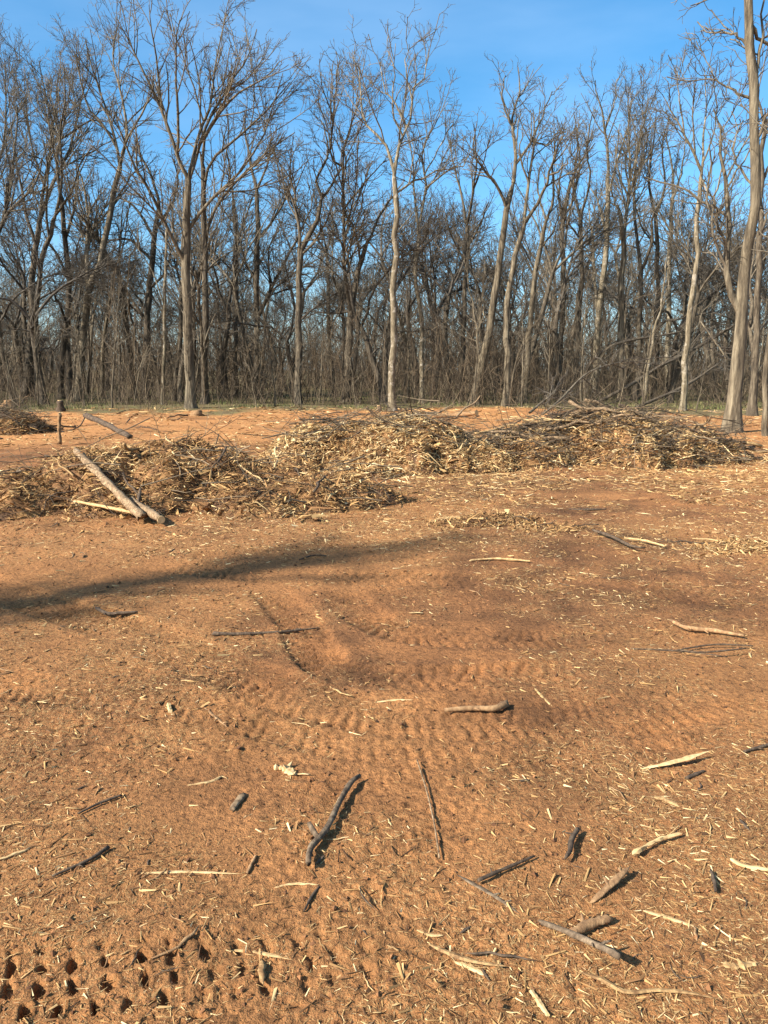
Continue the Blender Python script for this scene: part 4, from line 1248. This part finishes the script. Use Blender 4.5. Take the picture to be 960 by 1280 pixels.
G = ground_stick
G('forked_branch', 'grey crooked branch with a short fork stub lying alone on bare soil', 'branch', [(450, 977), (440, 985), (425, 1010), (415, 1032), (405, 1050), (390, 1067), (386, 1078), (386, 1091)], [6, 8, 9, 9, 10, 10, 10, 9], 'stick_weathered', lift=0.02, stub=(9, -0.6, 0.75, 0.35, 0.06, 0.011))
G('wood_splinter', 'long thin straw-coloured splinter with frayed tail below the forked branch', 'splinter', [(172, 1093), (230, 1091), (270, 1093), (302, 1094)], [3, 5, 5, 2], 'splinter', 0.6, taper=True)
G('wood_splinter', 'short dark-tipped peg beside the long frayed splinter', 'splinter', [(320, 1073), (313, 1084), (309, 1093)], 5, 'stick_brown')
G('stick', 'dark thin stick slanting up right on the open soil', 'stick', [(66, 1100), (90, 1088), (115, 1076), (134, 1064)], [3, 5, 6, 7], 'stick_dark', lift=0.006)
G('stick', 'short dark twig above the slanting dark stick', 'stick', [(98, 1020), (125, 1008), (152, 997)], [3, 4, 4.5], 'stick_dark', lift=0.005)
G('wood_splinter', 'curled pale splinter between dark twig and whitish chunk', 'splinter', [(234, 983), (262, 979), (278, 973), (284, 975)], [3, 5, 5, 2], 'splinter', 0.6, taper=True)
G('wood_chunk', 'upright little bark chunk below the curled pale splinter', 'wood chunk', [(303, 997), (296, 1005), (290, 1014)], [13, 12, 9], 'stick_grey', 0.6)
G('wood_chunk', 'whitish frayed wood chunk above the forked branch', 'wood chunk', [(346, 962), (356, 964), (366, 970)], [9, 14, 8], 'splinter', 0.7, rough=0.2)
G('stick', 'long dark straight stick tapering right beside the swirl of tyre marks', 'stick', [(267, 795), (300, 794), (350, 792), (398, 787)], [6, 5.5, 4, 2], 'stick_dark', lift=0.006)
G('stick', 'short black stick at the edge of the tree shadow', 'stick', [(121, 765), (135, 771), (152, 771), (172, 768)], [5, 6, 6, 3], 'stick_dark', lift=0.01)
G('wood_chunk', 'tiny pale chunk on the soil below the dark straight stick', 'wood chunk', [(211, 883), (213, 892)], [7, 6], 'cut_wood')
G('wood_splinter', 'brown strip pressed into the track ruts', 'splinter', [(256, 886), (270, 898), (285, 912)], [4, 5, 3], 'stick_brown', 0.5, taper=True)
G('stick', 'very long hair-thin grey stalk bowed on the soil', 'stick', [(521, 955), (532, 990), (542, 1030), (549, 1078)], [2.2, 2.6, 3, 3], 'stick_grey', lift=0.015)
G('wood_splinter', 'pale straight splinter beside the short brown billet', 'splinter', [(468, 879), (492, 877), (516, 876)], [2, 5, 4], 'splinter', 0.6, taper=True)
G('wood_billet', 'short brown billet with torn pale end on the rutted soil', 'wood chunk', [(556, 892), (590, 891), (618, 891), (632, 887)], [6, 9, 10, 13], 'stick_brown', lift=0.01)
G('stick', 'bent dark brown stick right of the wheel swirl', 'stick', [(838, 781), (858, 790), (890, 793), (930, 799)], [4, 7, 7, 4], 'stick_brown', lift=0.015)
for k, (a, b, c) in enumerate((((790, 812), (850, 815), (908, 822)), ((840, 819), (890, 811), (940, 812)), ((850, 822), (880, 825), (931, 820)))):
    G('twig', 'thin dark twig in the loose bunch under the bent brown stick', 'twig', [a, b, c], [2, 3, 2], 'stick_dark', lift=0.02 * k, group='loose bunch of dark twigs')
G('wood_splinter', 'split slab with dark underside and pale frayed tail', 'splinter', [(800, 962), (830, 960), (860, 956), (886, 949)], [4, 8, 10, 4], 'splinter', 0.5, 0.0, 0.035, taper=True)
G('stick', 'dark stub behind the split slab', 'stick', [(858, 975), (872, 969), (880, 966)], [6, 6, 4], 'stick_dark')
G('wood_chunk', 'flat pale wedge of wood right of the thin grey stalk', 'wood chunk', [(817, 998), (832, 1002), (850, 1010)], [7, 11, 5], 'splinter', 0.45, taper=True)
G('wood_splinter', 'forked pale splinter with whitish end above the brown torn slat', 'splinter', [(792, 1075), (812, 1062), (832, 1054), (850, 1048)], [10, 8, 7, 5], 'cut_wood', 0.7, lift=0.015, rough=0.16)
G('wood_splinter', 'brown torn slat lying in its dark shadow', 'splinter', [(738, 1131), (760, 1115), (786, 1097)], [9, 13, 9], 'stick_brown', 0.5, 0.0, 0.03, taper=True)
G('branch_piece', 'straight weathered grey branch piece propped over the soil', 'branch', [(676, 1156), (708, 1175), (740, 1196), (772, 1218)], [9, 10, 11, 11], 'stick_weathered', 0.9, 0.0, 0.05)
G('wood_billet', 'stubby orange-brown billet against the grey branch piece', 'wood chunk', [(716, 1174), (738, 1166), (760, 1156)], [14, 15, 13], 'stick_brown', lift=0.01)
G('bark_strip', 'flat grey bark strip half buried left of the grey branch piece', 'bark strip', [(572, 1095), (595, 1108), (620, 1124), (648, 1142)], [5, 8, 8, 5], 'stick_weathered', 0.4, taper=True)
G('stick', 'dark bowed stick above the grey bark strip', 'stick', [(597, 1107), (618, 1098), (642, 1088), (668, 1076)], [6, 6, 5, 3], 'stick_dark', lift=0.012)
G('wood_splinter', 'bright curved splinter on the soil near the bottom litter', 'splinter', [(536, 1185), (560, 1197), (590, 1207), (634, 1213)], [6, 9, 8, 4], 'splinter', 0.6, lift=0.008, taper=True)
G('wood_splinter', 'wide pale flake tucked under the bright curved splinter', 'splinter', [(568, 1203), (588, 1213), (606, 1222)], [6, 11, 6], 'splinter', 0.4, taper=True)
G('wood_splinter', 'longest pale ribbon of wood curling along the bottom litter', 'splinter', [(724, 1220), (756, 1231), (782, 1244), (820, 1243), (860, 1244), (898, 1252)], [8, 9, 7, 7, 7, 3], 'splinter', 0.55, lift=0.006, taper=True)
G('wood_splinter', 'stout pale splinter standing toward the grey branch piece', 'splinter', [(664, 1244), (673, 1258), (684, 1276)], [8, 9, 8], 'cut_wood', 0.6)
G('wood_splinter', 'small pale splinter left of the bright curved one', 'splinter', [(521, 1165), (538, 1171), (554, 1173)], [4, 7, 4], 'splinter', 0.5, taper=True)
G('wood_splinter', 'pale ragged splinter across the row of tyre lug holes', 'splinter', [(264, 1192), (300, 1193), (332, 1194), (366, 1201)], [3, 6, 7, 2], 'splinter', 0.6, taper=True)
G('twig', 'small dark twig under the foot of the forked branch', 'twig', [(399, 1110), (390, 1124), (380, 1141)], [3, 5, 3], 'stick_dark')
G('wood_splinter', 'slim pale splinter under the foot of the forked branch', 'splinter', [(343, 1111), (365, 1109), (398, 1108)], [3, 5, 4], 'splinter', 0.6, taper=True)
G('wood_splinter', 'pale splinter in thick litter right of the orange-brown billet', 'splinter', [(804, 1141), (836, 1151), (874, 1161)], [6, 8, 4], 'splinter', 0.5, taper=True)
G('wood_splinter', 'thick hooked pale splinter at the edge of the dense litter', 'splinter', [(912, 1074), (930, 1084), (965, 1090)], [8, 10, 8], 'cut_wood', 0.6, taper=True)
G('wood_chunk', 'torn pale flake in the corner litter', 'wood chunk', [(903, 1208), (925, 1209), (948, 1205)], [9, 14, 8], 'splinter', 0.4, rough=0.2, taper=True)
G('stick', 'short dark peg amid straw litter', 'stick', [(888, 1094), (892, 1106), (894, 1120)], [5, 6, 5], 'stick_dark', lift=0.01)
G('root_piece', 'dark twisted root piece sticking out of the soil', 'root', [(722, 1046), (714, 1058), (712, 1072), (706, 1082)], [6, 9, 8, 4], 'stick_dark', lift=0.02)
G('wood_splinter', 'slanting tan splinter above the soil ruts right of the brown billet', 'splinter', [(668, 861), (680, 873), (691, 885)], [3, 5, 4], 'splinter', 0.6, taper=True)
G('stick', 'dark stick end reaching in at the frame edge', 'stick', [(930, 942), (948, 938), (975, 930)], [4, 5, 5], 'stick_dark', lift=0.006)
G('stick', 'dark bent stick with pale tip right of the small tuft', 'stick', [(742, 668), (766, 676), (788, 688), (806, 690)], [4, 5, 5, 3], 'stick_dark', lift=0.03)
G('stick', 'tan stick lying level before the small tuft', 'stick', [(588, 703), (620, 701), (662, 704)], [3, 4, 3], 'splinter', lift=0.01)
G('stick', 'tan stick behind the bent pale-tipped one', 'stick', [(780, 676), (806, 680), (830, 686)], [3, 4, 3], 'splinter', lift=0.02)
G('bark_strip', 'black charred strip on the dark soil before the right heap', 'bark strip', [(712, 637), (730, 638), (757, 637)], [3, 6, 3], 'stick_dark', 0.6)
G('twig', 'thin curved twig at the tip of the tree shadow', 'twig', [(374, 702), (392, 696), (408, 697)], [2, 3, 2], 'stick_dark', lift=0.01)

# the big logs on and behind the left heap
LG = 'logs on the left heap'
def log_on_heap(name, label, pts, w, mat, Y, cut=None, dY=0.0):
    """pts in pixels; Y distances given per point"""
    if Y is None:
        g = np.array([hit(*p) for p in pts])
        dirc = norm(np.array([0, 0, CAM_H]) - g)
        g = g + dirc * 0.03 + np.array([0, 0, 0.05])
    else:
        g = np.array([at_y(p[0], p[1], y) for p, y in zip(pts, Y)])
    R = np.array(w, float) * 0.5 * np.array([depth_of(p) for p in g]) / FPX
    if Y is None:      # stiff wood: straighten in depth and height
        k = np.linspace(0, 1, len(g))[:, None]
        g = 0.15 * g + 0.85 * (g[0] * (1 - k) + g[-1] * k) + np.array([0, 0, 0.02])
    R = R * 0.8
    v, f, P, Rr = stick_mesh(g, R, 9, 0.85, 0.15, 16, jag=0.0 if cut else 1.2)
    org = np.array([g[:, 0].mean(), g[:, 1].mean(), g[:, 2].min() - R.max()])
    o = tag(link(name, new_mesh(name, v - org, f), M[mat], None, tuple(org)), label, 'log', LG)
    for end in (cut or ()):
        p, q = (P[0], P[1]) if end == 0 else (P[-1], P[-2])
        n = norm((p - q)[None])[0]
        c = p + n * 0.004
        u = norm(np.cross(n, [0.1, 0.2, 1.0])[None])[0]
        vv = np.cross(n, u)
        a = np.linspace(0, 2 * math.pi, 15)[:-1]
        ring = c + 0.93 * (Rr[0] if end == 0 else Rr[-1]) * (np.cos(a)[:, None] * u + np.sin(a)[:, None] * vv)
        V = np.concatenate([ring, ring - n * 0.012]) - org
        F4 = np.stack([np.arange(14), np.roll(np.arange(14), -1), np.roll(np.arange(14), -1) + 14, np.arange(14) + 14], -1)
        link('cut_end', new_mesh('cut_end', V, [np.arange(14)[None], F4], False), M['cut_wood'], o)
    return o
log_on_heap('split_log', 'long bleached split log lying down the front of the brown heap', [(97, 572), (112, 590), (128, 606), (148, 630), (178, 654)], [10, 13, 13, 15, 16], 'stick_grey', None)
log_on_heap('cut_log', 'short pale log with sawn end beside the bleached split log', [(165, 632), (182, 645), (202, 658)], [10, 13, 14], 'stick_grey', None, (1,))
log_on_heap('stick_log', 'thin pale pole lying left of the bleached split log', [(98, 635), (130, 640), (168, 649)], [5, 6.5, 6], 'splinter', None)
log_on_heap('dark_log', 'dark log with pale sawn tip leaning behind the brown heap', [(107, 519), (130, 529), (162, 546)], [11, 10, 9], 'stick_dark', [12.2, 11.7, 10.9], (0,))
log_on_heap('bent_branch', 'dark hooked branch bit by the sawn log', [(176, 618), (177, 632), (171, 643)], [4, 5, 5], 'stick_dark', None)
log_on_heap('cut_pole', 'upright pale peeled pole behind the brown heap', [(75, 552), (74, 536), (75, 517)], [7, 6, 6], 'stick_brown', [11.2, 11.2, 11.2])
log_on_heap('sawn_log', 'sawn pale log lying behind the centre heap', [(541, 521), (570, 519), (596, 516)], [7, 8, 9], 'stick_brown', [24, 24, 23.6], (1,))
log_on_heap('bent_branch', 'pale forked branch resting against the sawn log', [(570, 522), (580, 511), (593, 504), (600, 495)], [3.5, 3.5, 3, 2], 'stick_grey', [23, 23.2, 23.6, 23.8])

def stump(px, py, w, h, label, mat='stick_grey'):
    b = ground_at(px, py)
    zg = float(H(b[:1], b[1:2])[0])
    s = depth_of(b) / FPX
    r = w * 0.5 * s
    P = np.array([[0, 0, -0.08], [0, 0, 0.02], [0.01, 0, h * s * 0.5], [0.0, 0.01, h * s]])
    o = thing('tree_stump', (b[0], b[1], zg), label, 'stump', 'stumps at the edge of the wood')
    v, f, P2, Rr = stick_mesh(P, [r * 1.8, r * 1.45, r, r * 0.92], 10, 1, 0.12, 6, jag=0.0)
    link('bark', new_mesh('bark', v, f), M[mat], o)
    a = np.linspace(0, 2 * math.pi, 13)[:-1]
    ring = np.stack([np.cos(a) * Rr[-1] * 0.92, np.sin(a) * Rr[-1] * 0.92, np.full(12, P2[-1, 2] + 0.006)], -1)
    V = np.concatenate([ring, ring - [0, 0, 0.02]])
    F4 = np.stack([np.arange(12), np.arange(12) + 12, np.roll(np.arange(12), -1) + 12, np.roll(np.arange(12), -1)], -1)
    link('cut_face', new_mesh('cut_face', V, [np.arange(12)[None], F4], False), M['cut_wood'], o)
stump(76, 513, 8, 14, 'black charred stump left of the light leaning tree', 'stick_dark')
stump(246, 519, 13, 6, 'wide tan stump at the foot of the tallest tree', 'stick_brown')
stump(474, 513, 6, 7, 'small grey stump left of the tall peeled trunk')
stump(12, 508, 14, 8, 'low pale stump beside the far brush heap', 'stick_brown')

# fallen and leaning timber at the right of the wood edge
def leaning(name, label, pts, w, Y, mat, cat='fallen tree'):
    g = np.array([at_y(p[0], p[1], y) for p, y in zip(pts, Y)])
    R = np.array(w, float) * 0.5 * np.array([depth_of(p) for p in g]) / FPX
    root = thing(name, (g[0, 0], g[0, 1], 0.0), label, cat, 'fallen timber in the wood edge')
    org = np.array([g[0, 0], g[0, 1], 0.0])
    v, f, P, Rr = stick_mesh(g, R, 8, 1, 0.05, 12)
    link('trunk', new_mesh('trunk', v - org, f), M[mat], root)
    cP, cR = children_of(P[None], Rr[None], np.array([9]), 0.35, 1.0, 25, 60, 0.3, 0.5, 2.2, 5, 0.2, 0.0, 0.4, 0.012)
    dP, dR = children_of(cP, cR, np.full(len(cP), 6), 0.2, 1, 25, 60, 0.45, 0.3, 1.0, 2, 0.2, 0, 0.6, 0.008)
    v, f = merge([tubes(cP, cR, 4), tubes(dP, dR, 3)])
    link('twigs', new_mesh('twigs', v - org, f), M['twig_dark'], root)['kind'] = 'stuff'
leaning('fallen_trunk', 'long fallen trunk slanting up right behind the whitish slim trunk', [(742, 505), (776, 488), (800, 474), (835, 452), (875, 432), (925, 402)], [4.5, 5, 5, 5, 4, 3], [37, 37, 37.5, 38, 38.5, 39], 'bark_dark')
leaning('fallen_trunk', 'mossy fallen trunk low between the whitish slim trunk and massive trunk', [(795, 509), (815, 501), (845, 488), (870, 474), (897, 455)], [3.5, 4, 4, 3.5, 2], [33, 33.5, 34, 34.5, 35], 'bark_dark')
leaning('fallen_trunk', 'arched fallen bough across the trunks left of the whitish slim trunk', [(720, 503), (732, 465), (750, 442), (770, 430), (795, 424), (840, 417), (870, 410)], [2.5, 3, 3.4, 3.4, 3, 2.4, 1.4], [38, 38, 38, 38, 38, 38.5, 39], 'bark_dark')
leaning('leaning_branch', 'pale bare branch slanting up out of the right heap', [(680, 517), (702, 498), (732, 468), (765, 455), (800, 452)], [2.8, 2.8, 2.4, 1.8, 1.1], [17, 18, 19.5, 20.5, 21], 'bark_tan', 'branch')
leaning('leaning_branch', 'short pale forked branch pointing at the peeled trunk', [(662, 516), (675, 505), (692, 492), (700, 485)], [3.4, 3, 2.4, 1.6], [18, 18.5, 19, 19], 'bark_tan', 'branch')
leaning('leaning_branch', 'pale broken branch hung against the massive trunk', [(876, 402), (890, 422), (903, 440), (908, 448)], [1.4, 2, 2.2, 2.4], [22, 21.6, 21.2, 21], 'bark_tan', 'branch')

# ------------------------------------------------------------------ branches tangled in the brush heaps (each one is liftable)
def branch_proto(L, r, bend, kids):
    P = np.zeros((7, 3))
    P[:, 0] = np.linspace(-L / 2, L / 2, 7)
    P[:, 1] = bend * L * np.sin(np.linspace(0, math.pi, 7)) + rng.normal(0, 0.02 * L, 7)
    P[:, 2] = rng.normal(0, 0.015 * L, 7)
    Pr = resample(P, 9)
    R = np.linspace(r, r * 0.4, 10)
    parts = [tubes(Pr[None], R[None], 6, 1, True, 0.07)]
    if kids:
        cP, cR = children_of(Pr[None], R[None], np.array([kids]), 0.25, 1.0, 25, 55, 0.3, 0.15, 0.9, 3, 0.15, 0.0, 0.5, 0.006)
        cP[..., 2] *= 0.5
        parts.append(tubes(cP, cR, 3))
        dP, dR = children_of(cP, cR, np.full(len(cP), 2), 0.2, 1.0, 25, 55, 0.5, 0.1, 0.5, 2, 0.15, 0.0, 0.6, 0.005)
        dP[..., 2] *= 0.5
        parts.append(tubes(dP, dR, 3))
    v, f = merge(parts)
    return new_mesh('branch', v, f)
BR = [branch_proto(*a) for a in ((1.6, 0.03, 0.08, 6), (1.1, 0.022, 0.15, 5), (2.3, 0.04, 0.05, 7), (0.8, 0.03, 0.06, 0), (1.3, 0.018, 0.2, 8), (0.6, 0.025, 0.1, 2), (1.9, 0.024, 0.12, 8))]
def mesh_mats(me, mat):
    m = me.copy()
    m.materials.clear()
    m.materials.append(M[mat])
    return m
BRM = {mt: [mesh_mats(b, mt) for b in BR] for mt in ('stick_dark', 'stick_grey', 'splinter')}
def heap_branches(key, n, mats, label, group, size=1.0, tilt=0.2, yr=(-0.8, 0.9), xr=(-1, 1), azs=None, lift=0.08):
    hs = np.array(PILES[key])
    for i in range(n):
        h = hs[prng.randrange(len(hs))]
        x = h[0] + h[2] * prng.uniform(*xr) * 0.95
        y = h[1] + h[3] * prng.uniform(*yr)
        mt = prng.choices(list(mats), list(mats.values()))[0]
        me = prng.choice(BRM[mt])
        o = bpy.data.objects.new('branch', me)
        col.objects.link(o)
        z = float(top_z(x, y)[0])
        o.location = (x, y, z + prng.uniform(0.0, lift))
        az = prng.random() * 6.283 if azs is None else prng.gauss(*azs) + (math.pi if prng.random() < 0.5 else 0)
        # lie along the slope of the heap
        e = 0.25
        gx = float(top_z(x + e * math.cos(az), y + e * math.sin(az))[0] - top_z(x - e * math.cos(az), y - e * math.sin(az))[0]) / (2 * e)
        o.rotation_mode = 'XYZ'
        o.rotation_euler = (prng.uniform(0, 6.28), -math.atan(gx) * 0.7 + prng.gauss(0, tilt), az)
        s = size * prng.uniform(0.7, 1.15)
        o.scale = (s, s, s)
        tag(o, label, 'branch', group)
heap_branches('right', 120, {'stick_dark': 4, 'stick_grey': 4, 'splinter': 3}, 'bare branch tangled in the long heap topped with dark branches', 'branches of the right heap', 0.8, 0.07, (-0.5, 1.0), azs=(0.0, 0.5), lift=0.16)
heap_branches('centre', 26, {'stick_dark': 3, 'stick_grey': 3, 'splinter': 3}, 'bare branch stuck in the golden heap of shreds', 'branches of the centre heap', 0.7, 0.2, (0.0, 1.0), azs=(0.4, 0.6), lift=0.1)
heap_branches('left', 40, {'stick_dark': 3, 'stick_grey': 2, 'splinter': 4}, 'branch piece stuck in the brown heap with the split log', 'branch pieces of the left heap', 0.5, 0.25, lift=0.05)
heap_branches('far', 22, {'stick_dark': 5, 'stick_grey': 2}, 'dark branch of the small brush heap on orange soil', 'branches of the far heap', 0.9, 0.2, lift=0.12)
heap_branches('mid', 7, {'stick_dark': 1, 'splinter': 2}, 'short stick lying in the small raked tuft', 'sticks of the small tuft', 0.3, 0.15, lift=0.02)
heap_branches('side', 7, {'stick_dark': 1, 'splinter': 2}, 'short stick lying in the low scatter heap', 'sticks of the low scatter heap', 0.35, 0.15, lift=0.02)
# dark brush between the centre heap and the right heap, and left of the centre heap
PILES['gap'] = [hump_px(625, 14.0, 0.6, 0.7, 0.35)]
PILES['back'] = [hump_px(420, 14.2, 0.7, 0.5, 0.3)]
heap_branches('gap', 18, {'stick_dark': 6, 'stick_grey': 1}, 'dark branch between the golden heap and the long heap', 'dark branches between two heaps', 0.6, 0.14, lift=0.16)
heap_branches('back', 16, {'stick_dark': 5, 'stick_grey': 3}, 'dark branch lying over the back of the golden heap', 'dark branches behind the golden heap', 0.7, 0.12, azs=(0.3, 0.4), lift=0.22)
del PILES['gap'], PILES['back']

# branches strewn along the edge of the wood
for i in range(60):
    mt = prng.choice(('stick_dark', 'stick_grey', 'stick_grey', 'splinter'))
    Y = prng.uniform(17, 34)
    X = prng.uniform(-0.52, 0.52) * Y
    if X < 3 and Y < 24 and prng.random() < 0.7:
        Y = prng.uniform(26, 34)
    o = bpy.data.objects.new('branch', prng.choice(BRM[mt]))
    col.objects.link(o)
    s_ = prng.uniform(0.5, 1.2)
    o.location = (X, Y, float(top_z(X, Y)[0]) + 0.04)
    o.rotation_euler = (prng.uniform(0, 6.28), prng.gauss(0, 0.06), prng.random() * 6.283)
    o.scale = (s_, s_, s_)
    tag(o, {'stick_dark': 'dark branch strewn on the ground along the wood edge', 'stick_grey': 'grey-brown branch strewn on the ground along the wood edge', 'splinter': 'peeled pale branch strewn on the ground along the wood edge'}[mt], 'branch', 'branches strewn along the wood edge')

# ------------------------------------------------------------------ splinters one can pick out on the soil
def splinter_proto(L, w, bend, flat):
    n = 6
    P = np.zeros((n + 1, 3))
    P[:, 0] = np.linspace(-L / 2, L / 2, n + 1)
    P[:, 1] = bend * L * np.sin(np.linspace(0, math.pi, n + 1)) + rng.normal(0, 0.02 * L, n + 1)
    P[:, 2] = np.abs(rng.normal(0, 0.01 * L, n + 1))
    k = np.linspace(0, 1, n + 1)
    R = w / 2 * np.clip(np.minimum(k / 0.25 + 0.2, (1 - k) / 0.3 + 0.12), 0, 1) * (1 + rng.normal(0, 0.15, n + 1))
    v, f = tubes(P[None], R[None], 5, flat, True, 0.12)
    return new_mesh('wood_splinter', v, f)
SPM = []
for a in ((0.10, 0.010, 0.05, 0.5), (0.14, 0.009, 0.1, 0.5), (0.07, 0.014, 0.02, 0.4), (0.18, 0.009, -0.12, 0.6), (0.06, 0.010, 0.06, 0.5), (0.12, 0.006, 0.15, 0.8), (0.09, 0.017, 0.0, 0.35)):
    b = splinter_proto(*a)
    SPM.append([mesh_mats(b, 'splinter'), mesh_mats(b, 'stick_brown'), mesh_mats(b, 'stick_dark')])
SLAB = ['pale shred of split wood lying loose on the red soil', 'brown sliver of bark lying loose on the red soil', 'dark twig piece lying loose on the red soil']
SGRP = ['loose pale shreds on the soil', 'loose brown bark slivers on the soil', 'loose dark twig pieces on the soil']
cnt = 0
while cnt < 285:
    Y = 1.55 * (8.5 / 1.55) ** prng.random()
    X = prng.uniform(-1, 1) * (0.35 + 0.5 * Y)
    if prng.random() > float(mulch_density(np.array([X]), np.array([Y]))[0]) / 1.2:
        continue
    cnt += 1
    k = prng.choices((0, 1, 2), (4, 4, 2.5))[0]
    o = bpy.data.objects.new('wood_shred' if k == 0 else 'bark_sliver' if k == 1 else 'twig_piece', prng.choice(SPM)[k])
    col.objects.link(o)
    s = min(0.3 + 0.28 * prng.expovariate(1.0), 1.3) * (0.72 + 0.10 * Y)
    o.location = (X, Y, float(H(np.array([X]), np.array([Y]))[0]) + 0.006 * s)
    o.rotation_euler = (prng.gauss(0, 0.2), prng.gauss(0, 0.07), prng.random() * 6.283)
    o.scale = (s, s, s)
    tag(o, SLAB[k], ['wood shred', 'bark sliver', 'twig piece'][k], SGRP[k])
